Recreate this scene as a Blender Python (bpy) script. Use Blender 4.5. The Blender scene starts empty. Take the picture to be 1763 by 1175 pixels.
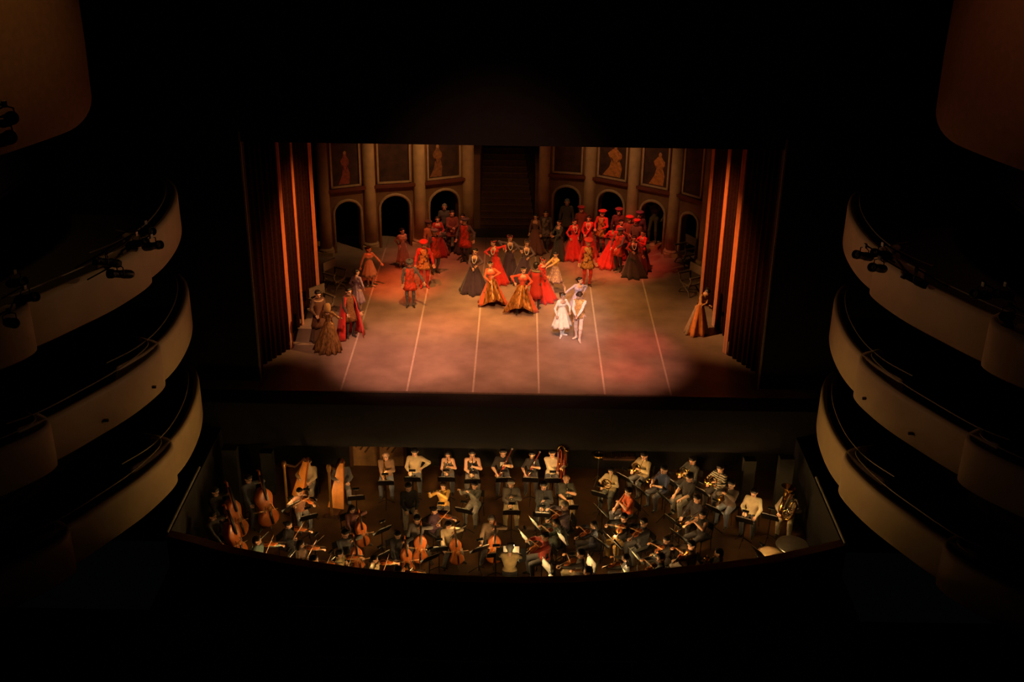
import bpy, math, random
import numpy as np
from mathutils import Matrix, Vector

# ------------------------------------------------------------------ camera, world, lights, exposure
scene = bpy.context.scene
COL = scene.collection
rnd = random.Random(7)
CW, CH, FPX = 1763.0, 1175.0, 1964.6
CAM = np.array([0.279, -30.62, 16.026])
PITCH, YAW, ROLL = 0.436466, -0.003789, 0.014297
_f = np.array([math.sin(YAW)*math.cos(PITCH), math.cos(YAW)*math.cos(PITCH), -math.sin(PITCH)])
_r = np.array([math.cos(YAW), -math.sin(YAW), 0.0]); _u = np.cross(_r, _f)
R_AX = _r*math.cos(ROLL)+_u*math.sin(ROLL); U_AX = -_r*math.sin(ROLL)+_u*math.cos(ROLL)
cd = bpy.data.cameras.new('camera'); cam = bpy.data.objects.new('camera', cd); COL.objects.link(cam)
cam.matrix_world = Matrix(((R_AX[0], U_AX[0], -_f[0], CAM[0]), (R_AX[1], U_AX[1], -_f[1], CAM[1]),
                           (R_AX[2], U_AX[2], -_f[2], CAM[2]), (0, 0, 0, 1)))
cd.sensor_fit = 'HORIZONTAL'; cd.sensor_width = 36.0; cd.lens = 36.0*FPX/CW; cd.clip_end = 300
scene.camera = cam

def G(px, py, z=0.0):
    """ground point: where the sight line of a measured point meets the level z"""
    d = _f+R_AX*(px-CW/2)/FPX-U_AX*(py-CH/2)/FPX
    t = (z-CAM[2])/d[2]
    p = CAM+t*d
    return float(p[0]), float(p[1]), float(z)

world = bpy.data.worlds.new('world'); scene.world = world; world.use_nodes = True
world.node_tree.nodes['Background'].inputs[0].default_value = (0.9, 0.95, 1.0, 1)
world.node_tree.nodes['Background'].inputs[1].default_value = 0.0006
vs = scene.view_settings
vs.view_transform = 'Standard'; vs.look = 'None'; vs.gamma = 1.0; vs.use_curve_mapping = False
vs.exposure = 0.0

def spot(name, loc, target, energy, color, angle=40, blend=0.6, size=0.15):
    l = bpy.data.lights.new(name, 'SPOT'); l.energy = energy; l.color = color
    l.spot_size = math.radians(angle); l.spot_blend = blend; l.shadow_soft_size = size
    o = bpy.data.objects.new(name, l); COL.objects.link(o); o.location = loc
    o.rotation_euler = (Vector(target)-Vector(loc)).to_track_quat('-Z', 'Y').to_euler()
    return o
def point(name, loc, energy, color, size=0.1):
    l = bpy.data.lights.new(name, 'POINT'); l.energy = energy; l.color = color; l.shadow_soft_size = size
    o = bpy.data.objects.new(name, l); COL.objects.link(o); o.location = loc
    return o
ORANGE = (1.0, 0.42, 0.14); AMBER = (1.0, 0.55, 0.2); RED = (1.0, 0.10, 0.05); ROSE = (1.0, 0.36, 0.24); WARM = (1.0, 0.72, 0.46)
# front-of-house bridge: pools over the front and the middle of the stage
for nm, x, tx, ty, e, c, a in (('bridge_1', -5.0, -3.3, 2.5, 25000, (1, .37, .22), 14), ('bridge_2', -1.8, -1.0, 2.7, 16500, (1, .37, .2), 16), ('bridge_3', 1.8, 1.4, 2.6, 12500, (1, .40, .2), 15), ('bridge_4', 4.6, 3.5, 2.7, 18500, (1, .34, .19), 14),
                               ('bridge_5', -3.0, -2.6, 6.2, 9000, (1, .42, .15), 12), ('bridge_6', 0.0, .2, 6.2, 10500, (1, .42, .13), 12), ('bridge_7', 3.0, 2.9, 7.2, 8500, (1, .42, .13), 11)):
    spot(nm, (x, -11, 18 if ty < 5 else 14.2), (tx, ty, 0 if ty < 5 else .6), e, c, a, .9, .25)
spot('bridge_8', (-6.0, -11, 18), (-5.6, 3.2, .8), 7500, (1, .42, .2), 11, 1.0, .2)
spot('bridge_wide', (0, -11, 18.5), (-.6, 3.4, 0), 5200, (1, .38, .2), 31, 1.0, .3)
# overhead bars behind the border
spot('bar_left', (-2.6, 3.2, 8.8), (-2.5, 6.2, 0), 2600, (1, .40, .09), 46, 1.0, .2)
spot('bar_centre', (.2, 3.2, 8.8), (.1, 6.6, 0), 1900, (1, .42, .09), 44, 1.0, .2)
spot('bar_right', (2.8, 3.2, 8.8), (2.8, 7.0, 0), 2000, (1, .4, .08), 44, 1.0, .2)
spot('bar_upstage', (.6, 6.4, 8.8), (1.2, 9.6, 0), 1500, (1, .38, .11), 50, 1.0, .2)
spot('side_left', (-5.8, 5.0, 7.6), (1.8, 8.2, 0), 1100, (1, .45, .13), 46, .9, .1)
spot('side_right', (5.9, 6.0, 7.6), (-1.5, 8.0, 0), 600, (1, .4, .12), 46, .9, .1)
spot('red_left', (-4.4, 5.6, 8.8), (-3.9, 8.5, 0), 4500, (1, .09, .015), 24, 1.0, .2)
spot('red_crowd_right', (3.4, 8.2, 8.8), (3.9, 11.0, .7), 3300, (1, .10, .045), 34, 1.0, .2)
spot('red_crowd_left', (-2.6, 8.2, 8.8), (-2.9, 10.9, .7), 1900, (1, .17, .07), 32, 1.0, .2)
spot('red_floor_1', (3.8, 2.0, 8.8), (4.3, 3.7, 0), 1300, (1, .07, .05), 18, 1.0, .2)
spot('red_floor_2', (3.6, 1.8, 8.8), (3.7, 1.7, 0), 1300, (1, .08, .06), 15, 1.0, .2)
spot('red_floor_3', (-2.0, 3.0, 8.8), (-2.0, 5.1, 0), 1000, (1, .07, .04), 18, 1.0, .2)
spot('drape_left', (4.5, 1.8, 7.9), (-6.9, 4.6, 2.4), 6000, (1, .42, .12), 32, .8, .15)
spot('drape_right', (-4.5, 1.8, 7.9), (6.9, 4.8, 2.4), 7200, (1, .42, .12), 32, .8, .15)
spot('cyc_left', (-1.0, 8.5, 8.8), (-4.2, 13.0, 2.6), 900, (1, .48, .16), 50, 1.0, .2)
spot('cyc_centre', (-.2, 9.5, 8.8), (-.2, 16.0, 1.0), 260, (1, .4, .16), 34, 1.0, .2)
spot('cyc_right', (1.0, 8.5, 8.8), (4.6, 13.2, 2.9), 620, (1, .5, .2), 46, 1.0, .2)
spot('follow_spot', (1.0, -28.0, 19.5), (2.2, 4.1, .9), 30000, (1, .88, .84), 5.0, 1.0, .1)
# added fill spots without fixtures beside the pit pillars, lighting the balconies opposite
spot('pillar_fill_left', (-7.9, -2.2, -.8), (9.0, -4.3, .9), 2500, (1, .52, .15), 24, 1.0, .1)
spot('pillar_fill_right', (8.1, -2.2, -.8), (-9.0, -4.3, .9), 2100, (1, .52, .15), 24, 1.0, .1)
spot('tier_fill_left', (-8.0, -3.0, 6.9), (9.0, -5.0, 5.2), 900, (1, .5, .25), 34, 1.0, .1)  # weaker added fills for the upper balconies, no lamp stands there
spot('tier_fill_right', (8.2, -3.0, 6.9), (-9.0, -5.0, 5.2), 900, (1, .5, .25), 34, 1.0, .1)
spot('panel_light_left', (-6.4, -8.5, 16.4), (-10.2, -6.8, 11.5), 260, (1, .5, .18), 60, 1.0, .2)
spot('panel_light_right', (6.6, -8.5, 16.4), (10.4, -6.8, 11.5), 170, (1, .36, .18), 60, 1.0, .2)


# ------------------------------------------------------------------ materials
MATS = {}
def mat(name, col, rough=0.7, metal=0.0, var=0.12, scale=6.0, sheen=0.0, emit=None, spec=0.5, stripes=None, brocade=None, bump=0.0, streak=False):
    """procedural material: base colour with noise variation, optional stripes or brocade in a second colour"""
    if name in MATS: return MATS[name]
    m = bpy.data.materials.new(name); m.use_nodes = True; nt = m.node_tree; N = nt.nodes; L = nt.links
    b = N['Principled BSDF']; b.inputs['Roughness'].default_value = rough; b.inputs['Metallic'].default_value = metal
    b.inputs['Specular IOR Level'].default_value = spec
    if sheen: b.inputs['Sheen Weight'].default_value = sheen
    tc = N.new('ShaderNodeTexCoord')
    nz = N.new('ShaderNodeTexNoise'); nz.inputs['Scale'].default_value = scale; nz.inputs['Detail'].default_value = 3
    if streak:
        mp = N.new('ShaderNodeMapping'); mp.inputs['Scale'].default_value = (1, 1, .12)
        L.new(tc.outputs['Object'], mp.inputs['Vector']); L.new(mp.outputs['Vector'], nz.inputs['Vector'])
    else: L.new(tc.outputs['Object'], nz.inputs['Vector'])
    rp = N.new('ShaderNodeValToRGB'); L.new(nz.outputs['Fac'], rp.inputs['Fac'])
    c = np.array(col[:3])
    rp.color_ramp.elements[0].position = 0.3; rp.color_ramp.elements[1].position = 0.7
    rp.color_ramp.elements[0].color = (*np.clip(c*(1-var), 0, 1), 1); rp.color_ramp.elements[1].color = (*np.clip(c*(1+var), 0, 1), 1)
    out = rp.outputs['Color']
    if stripes or brocade:
        c2, sc = stripes or brocade
        if stripes:
            w = N.new('ShaderNodeTexWave'); w.bands_direction = 'Z'; w.inputs['Scale'].default_value = sc
        else:
            w = N.new('ShaderNodeTexVoronoi'); w.inputs['Scale'].default_value = sc; w.feature = 'SMOOTH_F1'
        L.new(tc.outputs['Object'], w.inputs['Vector'])
        r2 = N.new('ShaderNodeValToRGB'); r2.color_ramp.elements[0].position = 0.42; r2.color_ramp.elements[1].position = 0.58
        L.new(w.outputs['Fac' if stripes else 'Distance'], r2.inputs['Fac'])
        mx = N.new('ShaderNodeMix'); mx.data_type = 'RGBA'; L.new(r2.outputs['Color'], mx.inputs['Factor'])
        L.new(out, mx.inputs[6]); mx.inputs[7].default_value = (*c2, 1); out = mx.outputs[2]
    L.new(out, b.inputs['Base Color'])
    if bump:
        bp = N.new('ShaderNodeBump'); bp.inputs['Strength'].default_value = bump; bp.inputs['Distance'].default_value = 0.02
        L.new(nz.outputs['Fac'], bp.inputs['Height']); L.new(bp.outputs['Normal'], b.inputs['Normal'])
    if emit:
        b.inputs['Emission Color'].default_value = (*emit[0], 1); b.inputs['Emission Strength'].default_value = emit[1]
    MATS[name] = m; return m

# ------------------------------------------------------------------ mesh helpers
class MB:
    """collects loops, boxes, tubes into one mesh"""
    def __init__(s): s.v = []; s.f = []; s.m = []; s.n = 0
    def add(s, v, f, mi=0):
        v = np.asarray(v, float).reshape(-1, 3); s.v.append(v)
        s.f += [tuple(int(i)+s.n for i in q) for q in f]
        s.m += (list(mi) if hasattr(mi, '__len__') else [mi]*len(f)); s.n += len(v); return s
    def box(s, c, d, rz=0.0, mi=0, rx=0.0, taper=1.0):
        x, y, z = [k/2 for k in d]
        v = np.array([(-x, -y, -z), (x, -y, -z), (x, y, -z), (-x, y, -z), (-x*taper, -y*taper, z), (x*taper, -y*taper, z), (x*taper, y*taper, z), (-x*taper, y*taper, z)])
        if rx: v = v@np.array(Matrix.Rotation(rx, 3, 'X')).T
        if rz: v = v@np.array(Matrix.Rotation(rz, 3, 'Z')).T
        return s.add(v+np.array(c), [(3, 2, 1, 0), (4, 5, 6, 7), (0, 1, 5, 4), (1, 2, 6, 5), (2, 3, 7, 6), (3, 0, 4, 7)], mi)
    def loft(s, rings, cap0=True, cap1=True, mi=0, closed=True, mfun=None):
        n = len(rings[0]); v = np.concatenate([np.asarray(r, float) for r in rings]); f = []; ms = []
        for i in range(len(rings)-1):
            for j in range(n if closed else n-1):
                k = (j+1) % n
                f.append((i*n+j, i*n+k, (i+1)*n+k, (i+1)*n+j)); ms.append(mfun(i, j) if mfun else mi)
        if closed and cap0: f.append(tuple(range(n-1, -1, -1))); ms.append(mi)
        if closed and cap1: f.append(tuple((len(rings)-1)*n+j for j in range(n))); ms.append(mi)
        return s.add(v, f, ms)
    def tube(s, path, r, n=6, mi=0, sy=1.0):
        P = np.asarray(path, float); rr = r if hasattr(r, '__len__') else [r]*len(P); rings = []; up = None
        for i in range(len(P)):
            t = P[min(i+1, len(P)-1)]-P[max(i-1, 0)]; t = t/(np.linalg.norm(t)+1e-9)
            if up is None: up = np.array([0, 0, 1.0]) if abs(t[2]) < .9 else np.array([0, 1.0, 0])
            a = np.cross(t, up); a /= np.linalg.norm(a)+1e-9; b = np.cross(a, t); up = b
            th = np.arange(n)*2*math.pi/n
            rings.append(P[i]+rr[i]*(np.outer(np.cos(th), a)+sy*np.outer(np.sin(th), b)))
        return s.loft(rings, mi=mi)
    def lathe(s, prof, n=14, c=(0, 0, 0), mi=0, sx=1.0, sy=1.0, cap0=True, cap1=True):
        th = np.arange(n)*2*math.pi/n; c = np.array(c, float)
        return s.loft([np.stack([c[0]+r*sx*np.cos(th), c[1]+r*sy*np.sin(th), np.full(n, c[2]+z)], 1) for r, z in prof], cap0, cap1, mi)
    def mesh(s, name, mats, smooth=False):
        me = bpy.data.meshes.new(name)
        v = np.concatenate(s.v) if s.v else np.zeros((0, 3))
        me.from_pydata(v.tolist(), [], s.f)
        for m in (mats if isinstance(mats, (list, tuple)) else [mats]): me.materials.append(m)
        if any(s.m): me.polygons.foreach_set('material_index', s.m)
        me.validate(); me.update()
        if smooth: me.polygons.foreach_set('use_smooth', [True]*len(me.polygons))
        return me

def link(name, me, parent=None, mw=None):
    o = bpy.data.objects.new(name, me); COL.objects.link(o)
    if mw is not None: o.matrix_local = mw
    if parent is not None: o.parent = parent
    return o
def tag(o, label=None, cat=None, group=None, kind=None):
    if label: o['label'] = label
    if cat: o['category'] = cat
    if group: o['group'] = group
    if kind: o['kind'] = kind
    return o
def thing(name, loc, rz=0.0, label=None, cat=None, group=None, kind=None):
    o = bpy.data.objects.new(name, None); COL.objects.link(o); o.location = loc; o.rotation_euler[2] = rz
    o.empty_display_size = 0.1
    return tag(o, label, cat, group, kind)
MESH = {}
def cached(key, fn):
    if key not in MESH: MESH[key] = fn()
    return MESH[key]

# ------------------------------------------------------------------ implicit surfaces for bodies, heads and hair
def nets(F, o, h):
    neg = F < 0; nx, ny, nz = F.shape
    c = np.zeros((nx-1, ny-1, nz-1), np.int8)
    cor = [(i, j, k) for i in (0, 1) for j in (0, 1) for k in (0, 1)]
    for i, j, k in cor: c += neg[i:nx-1+i, j:ny-1+j, k:nz-1+k]
    act = (c > 0) & (c < 8); ids = -np.ones(act.shape, np.int64); A = np.argwhere(act); ids[act] = np.arange(len(A))
    S = np.zeros((len(A), 3)); W = np.zeros(len(A))
    for a in cor:
        for ax in range(3):
            if a[ax]: continue
            b = list(a); b[ax] = 1
            fa = F[A[:, 0]+a[0], A[:, 1]+a[1], A[:, 2]+a[2]]; fb = F[A[:, 0]+b[0], A[:, 1]+b[1], A[:, 2]+b[2]]
            m = (fa < 0) != (fb < 0); t = np.where(m, fa/np.where(m, fa-fb, 1), 0)
            q = np.tile(np.array(a, float), (len(A), 1)); q[:, ax] += t
            S += np.where(m[:, None], q, 0); W += m
    V = (A+S/W[:, None])*h+o
    Q = []
    for ax in range(3):
        u, w = (ax+1) % 3, (ax+2) % 3
        sl0 = [slice(1, -1)]*3; sl1 = [slice(1, -1)]*3
        sl0[ax] = slice(0, -1); sl1[ax] = slice(1, None)
        ch = neg[tuple(sl0)] != neg[tuple(sl1)]
        E = np.argwhere(ch); off = np.array([1, 1, 1]); off[ax] = 0; E = E+off
        s = neg[E[:, 0], E[:, 1], E[:, 2]]
        def cid(du, dw):
            K = E.copy(); K[:, u] -= du; K[:, w] -= dw; return ids[K[:, 0], K[:, 1], K[:, 2]]
        q = np.stack([cid(1, 1), cid(0, 1), cid(0, 0), cid(1, 0)], 1)
        q[~s] = q[~s][:, ::-1]; Q.append(q)
    return V, np.concatenate(Q)

def blob(prims, h=0.02, k=0.016, cuts=()):
    """prims: (a, b, ra, rb, material) round cones, smoothly blended; cuts: (centre, r) carved out. returns verts, quads, face materials"""
    a = np.array([p[0] for p in prims], float); b = np.array([p[1] for p in prims], float)
    R = np.array([max(p[2], p[3]) for p in prims])
    lo = np.minimum(a, b).min(0)-R.max()-3*h; hi = np.maximum(a, b).max(0)+R.max()+3*h
    n = np.ceil((hi-lo)/h).astype(int)+1
    X = [lo[i]+np.arange(n[i])*h for i in range(3)]
    E = np.zeros(n)
    def dist(p, P):
        A, B, ra, rb = np.array(p[0], float), np.array(p[1], float), p[2], p[3]
        ab = B-A; L2 = ab@ab+1e-12
        x, y, z = P[0]-A[0], P[1]-A[1], P[2]-A[2]
        t = np.clip((x*ab[0]+y*ab[1]+z*ab[2])/L2, 0, 1)
        return np.sqrt((x-t*ab[0])**2+(y-t*ab[1])**2+(z-t*ab[2])**2)-(ra+(rb-ra)*t)
    for i, p in enumerate(prims):
        m = R[i]+6*k+h
        l = np.maximum(np.floor((np.minimum(a[i], b[i])-m-lo)/h).astype(int), 0)
        u = np.minimum(np.ceil((np.maximum(a[i], b[i])+m-lo)/h).astype(int)+1, n)
        d = dist(p, (X[0][l[0]:u[0], None, None], X[1][None, l[1]:u[1], None], X[2][None, None, l[2]:u[2]]))
        E[l[0]:u[0], l[1]:u[1], l[2]:u[2]] += np.exp(np.clip(-d/k, -60, 60))
    F = -k*np.log(E+1e-26)
    for cc, r in cuts:
        d = np.sqrt((X[0][:, None, None]-cc[0])**2+(X[1][None, :, None]-cc[1])**2+(X[2][None, None, :]-cc[2])**2)-r
        F = np.maximum(F, -d)
    V, Q = nets(F, lo, h)
    C = V[Q].mean(1); best = np.full(len(C), 9e9); mi = np.zeros(len(C), int)
    for p in prims:
        d = dist(p, (C[:, 0], C[:, 1], C[:, 2])); w = d < best; best[w] = d[w]; mi[w] = p[4]
    return V, Q, mi

SKIN, TOP, BOT, SHOE, EYE, LIP, SLV = range(7)
def head_template(female):
    j = 0.036 if female else 0.043
    p = [((0, .018, .035), (0, .018, .035), .093, .093, SKIN), ((0, -.015, .01), (0, -.03, -.045), .074, .06, SKIN),
         ((0, -.035, -.08), (0, -.05, -.092), j+.008, j-.012, SKIN), ((-.03, -.02, -.07), (.03, -.02, -.07), j, j, SKIN),
         ((0, -.086, .022), (0, -.108, -.022), .011, .017, SKIN), ((-.04, -.072, .04), (.04, -.072, .04), .022, .022, SKIN),
         ((-.086, .012, -.008), (-.09, .022, .022), .014, .018, SKIN), ((.086, .012, -.008), (.09, .022, .022), .014, .018, SKIN),
         ((-.018, -.088, -.055), (.018, -.088, -.055), .011, .011, LIP),
         ((-.033, -.08, .014), (-.033, -.08, .014), .014, .014, EYE), ((.033, -.08, .014), (.033, -.08, .014), .014, .014, EYE),
         ((0, .02, -.04), (0, .035, -.17), .052 if not female else .044, .056 if not female else .046, SKIN)]
    return blob(p, .011, .007)
HAIR = {
 'short': [((0, .03, .055), (0, .03, .055), .098, .098, 0), ((0, .05, .0), (0, .055, -.03), .085, .07, 0), ((-.05, -.03, .09), (.05, -.03, .09), .045, .045, 0)],
 'bun': [((0, .03, .05), (0, .03, .05), .1, .1, 0), ((0, .05, .0), (0, .05, -.02), .085, .07, 0), ((-.04, -.035, .09), (.04, -.035, .09), .042, .042, 0), ((0, .135, .05), (0, .14, .05), .045, .045, 0)],
 'long': [((0, .03, .05), (0, .03, .05), .103, .103, 0), ((-.05, -.03, .085), (.05, -.03, .085), .045, .045, 0), ((-.075, .03, .02), (-.09, .05, -.2), .045, .04, 0), ((.075, .03, .02), (.09, .05, -.2), .045, .04, 0), ((0, .07, .0), (0, .1, -.24), .08, .06, 0)],
 'bald': [((-.082, .03, .0), (-.05, .1, .01), .032, .04, 0), ((.082, .03, .0), (.05, .1, .01), .032, .04, 0), ((-.04, .105, .0), (.04, .105, .0), .04, .04, 0)],
}
def unit(v): v = np.asarray(v, float); return v/(np.linalg.norm(v)+1e-9)
def ik(a, c, l1, l2, pole):
    a = np.asarray(a, float); c = np.asarray(c, float); d = c-a; L = np.linalg.norm(d)
    if L > (l1+l2)*.995: c = a+d/L*(l1+l2)*.995; d = c-a; L = np.linalg.norm(d)
    L = max(L, abs(l1-l2)+.02); u = unit(d); x = (l1*l1-l2*l2+L*L)/(2*L); h = math.sqrt(max(l1*l1-x*x, 1e-6))
    p = np.asarray(pole, float); p = unit(p-u*(p@u)); return a+u*x+p*h, c
def rotm(rx=0, ry=0, rz=0): return np.array(Matrix.Rotation(math.radians(rz), 3, 'Z')@Matrix.Rotation(math.radians(ry), 3, 'Y')@Matrix.Rotation(math.radians(rx), 3, 'X'))

def hand_geo(curl):
    """palm and five fingers, pointing -Z, palm facing -Y, thumb on +X"""
    mb = MB(); th = np.arange(6)*math.pi/3
    ring = lambda z, rx, ry, x=0: np.stack([x+rx*np.cos(th), ry*np.sin(th), np.full(6, z)], 1)
    mb.loft([ring(.01, .026, .02), ring(-.03, .038, .017), ring(-.085, .042, .014), ring(-.092, .036, .01)])
    for i, (x, L) in enumerate(((.031, .07), (.0105, .078), (-.0105, .072), (-.031, .056))):
        p = np.array([x, 0, -.085]); path = [p]; a = .15
        for q, l in enumerate((.45, .32, .23)):
            a += curl*(.75 if q else .55); p = p+np.array([x*.25*(1-curl)*l, -math.sin(a)*l*L, -math.cos(a)*l*L]); path.append(p)
        mb.tube(path, [.0095, .009, .008, .006], 5)
    mb.tube([(.03, -.005, -.02), (.058, -.018-.02*curl, -.05), (.056-.02*curl, -.028-.03*curl, -.082), (.05-.035*curl, -.032-.035*curl, -.1)], [.013, .011, .01, .007], 5)
    return np.concatenate(mb.v), mb.f
HANDS = {}
def frame(zdir, ydir):
    z = unit(zdir); x = unit(np.cross(np.asarray(ydir, float), z)); y = np.cross(z, x); return np.stack([x, y, z], 1)

def body(pose, female=False, h=1.75, mats=None, sleeve='long', legs=True, vox=.021, curl=.45, neckline=0.0):
    """one continuous figure facing -Y with feet at z=0. pose keys: sit, lean, side, twist, hy, hp, hr, L, R (hands), pL, pR (elbow poles), fL, fR (feet), kL, kR, pel"""
    P = pose.get; sit = P('sit', False)
    pel = np.array(P('pel', (0, .02, .55) if sit else (0, 0, .95)), float)
    Rm = rotm(P('lean', 0), P('side', 0), P('twist', 0))
    up = lambda x, y, z: pel+Rm@np.array([x, y, z])
    sw = .155 if female else .178
    cr, wr = (.092, .088) if female else (.108, .112)
    lt = .018 if P('loose') else 0.0; cr += lt*.7; wr += lt*1.2
    pr = []
    pr += [(pel+(-.075, .01, 0), pel+(.075, .01, 0), .108 if female else .104, .108 if female else .104, BOT)]
    pr += [(pel+(0, 0, .06), up(0, 0, .22), wr, wr, TOP), (up(-.06, .005, .22), up(.06, .005, .22), wr-.02, wr-.02, TOP)]
    pr += [(up(-.085, .0, .34), up(.085, .0, .34), cr, cr, TOP), (up(-sw+.03, .015, .455), up(sw-.03, .015, .455), .058, .058, SKIN if neckline > 1 else TOP)]
    pr += [(up(0, .01, .44), up(0, .012, .5), .085, .06, SKIN if neckline else TOP)]
    if female: pr += [(up(-.06, -.06, .33), up(-.06, -.065, .33), .058, .05, TOP), (up(.06, -.06, .33), up(.06, -.065, .33), .058, .05, TOP)]
    if neckline: pr += [(up(-.04, -.055, .43), up(.04, -.055, .43), .052, .052, SKIN)]
    hc = up(0, -.012, .645); nb = up(0, .012, .5)
    pr += [(nb, hc+np.array([0, .02, -.08]), .05 if not female else .042, .045 if not female else .04, SKIN)]
    wrists = []
    for sgn, key, pk in ((-1, 'L', 'pL'), (1, 'R', 'pR')):
        sh = up(sgn*sw, .01, .45)
        tgt = np.array(P(key, (sgn*.26, -.04, pel[2]-.12) if not sit else (sgn*.14, -.36, .68)), float)
        el, wr_ = ik(sh, tgt, .285, .25, P(pk, (sgn*1.0, .7, -.5)))
        sc = {'long': (SLV, SLV), 'short': (SLV, SKIN), 'none': (SKIN, SKIN)}[sleeve]
        f_ = (.88 if female else 1.0)+(.16 if P('loose') and sleeve == 'long' else 0)
        pr += [(sh, el, .056*f_, .044*f_, sc[0]), (el, el+(wr_-el)*.45, .044*f_, .042*f_, sc[1]), (el+(wr_-el)*.45, wr_, .041*f_, .029*f_, sc[1])]
        wrists.append((sgn, wr_, unit(wr_-el)))
    feet = []
    for sgn, key, kk in ((-1, 'fL', 'kL'), (1, 'fR', 'kR')):
        hip = pel+np.array([sgn*.088, 0, -.02])
        ft = P(key, (sgn*.16, -.40, 0, sgn*8) if sit else (sgn*.10, 0, 0, sgn*14))
        ang = math.radians(ft[3] if len(ft) > 3 else sgn*14); fp = ft[4] if len(ft) > 4 else 0.0
        an = np.array([ft[0], ft[1]+.04, ft[2]+.085])
        fd = np.array([math.sin(ang), -math.cos(ang), 0])
        kn, an = ik(hip, an, .435, .43, P(kk, (sgn*.15, -1, .4) if sit else (sgn*.25, -1, 0)))
        if legs:
            lo_ = .016 if P('loose') else 0
            pr += [(hip, kn, .088+lo_, .057+lo_, BOT), (kn, kn+(an-kn)*.35+np.array([0, .012, 0]), .055+lo_, .056+lo_, BOT), (kn+(an-kn)*.3, an, .052+lo_, .036+lo_*1.3, BOT)]
        if legs or P('shoes'):
            toe = an+fd*.15*math.cos(fp)+np.array([0, 0, -.05*math.cos(fp)-.16*math.sin(fp)])
            pr += [(an+np.array([0, .0, -.005]), an-fd*.03+np.array([0, 0, -.045]), .036, .036, SHOE), (an+np.array([0, 0, -.03]), toe, .04, .03, SHOE)]
    V, Q, M = blob(pr, vox, .014)
    C = V[Q].mean(1); ax = Rm@np.array([0, 0, 1.0]); hz = (C-pel)@ax      # a clean hem line where shirt meets trousers
    near = (np.abs(C[:, 0]-pel[0]) < .24) & (C[:, 1] > pel[1]-.17)
    M = np.where((M == BOT) & near & (hz > .02), TOP, np.where((M == TOP) & (hz <= .02), BOT, M))
    vs_, fs_, ms_ = [V], Q.tolist(), M.tolist(); n = len(V)
    Hm = Rm@rotm(P('hp', 0), P('hr', 0), P('hy', 0)) if P('hfollow', True) else rotm(P('hp', 0), P('hr', 0), P('hy', 0))
    hk = ('head', female)
    if hk not in HANDS: HANDS[hk] = head_template(female)
    hv, hq, hm = HANDS[hk]; hs = .94 if female else 1.0
    vs_.append((hv*hs)@Hm.T+hc); fs_ += (hq+n).tolist(); ms_ += hm.tolist(); n += len(hv)
    ck = ('hand', round(curl, 2))
    if ck not in HANDS: HANDS[ck] = hand_geo(curl)
    gv, gf = HANDS[ck]
    for sgn, w, d in wrists:
        yd = np.array([0, 1.0, 0]) if abs(d[1]) < .8 else np.array([0, 0, 1.0])
        Fm = frame(-d, yd); g = gv.copy(); g[:, 0] *= -sgn
        if sgn > 0: ff = [q[::-1] for q in gf]
        else: ff = gf
        g = (g*(.92 if female else 1.0))@Fm.T+w; vs_.append(g); fs_ += [[i+n for i in q] for q in ff]; ms_ += [SKIN]*len(gf); n += len(gv)
    s = h/1.75
    me = bpy.data.meshes.new('body'); v = np.concatenate(vs_)*s
    me.from_pydata(v.tolist(), [], fs_)
    for m in mats: me.materials.append(m)
    me.polygons.foreach_set('material_index', ms_); me.polygons.foreach_set('use_smooth', [True]*len(me.polygons)); me.update()
    info = dict(s=s, head=Matrix.Translation(Vector(hc*s))@Matrix(Hm.tolist()).to_4x4()@Matrix.Scale(hs*s, 4), up=lambda x, y, z: up(x, y, z)*s, Rm=Rm, pel=pel*s,
                wr=[w[1]*s for w in wrists], hc=hc*s)
    return me, info

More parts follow.
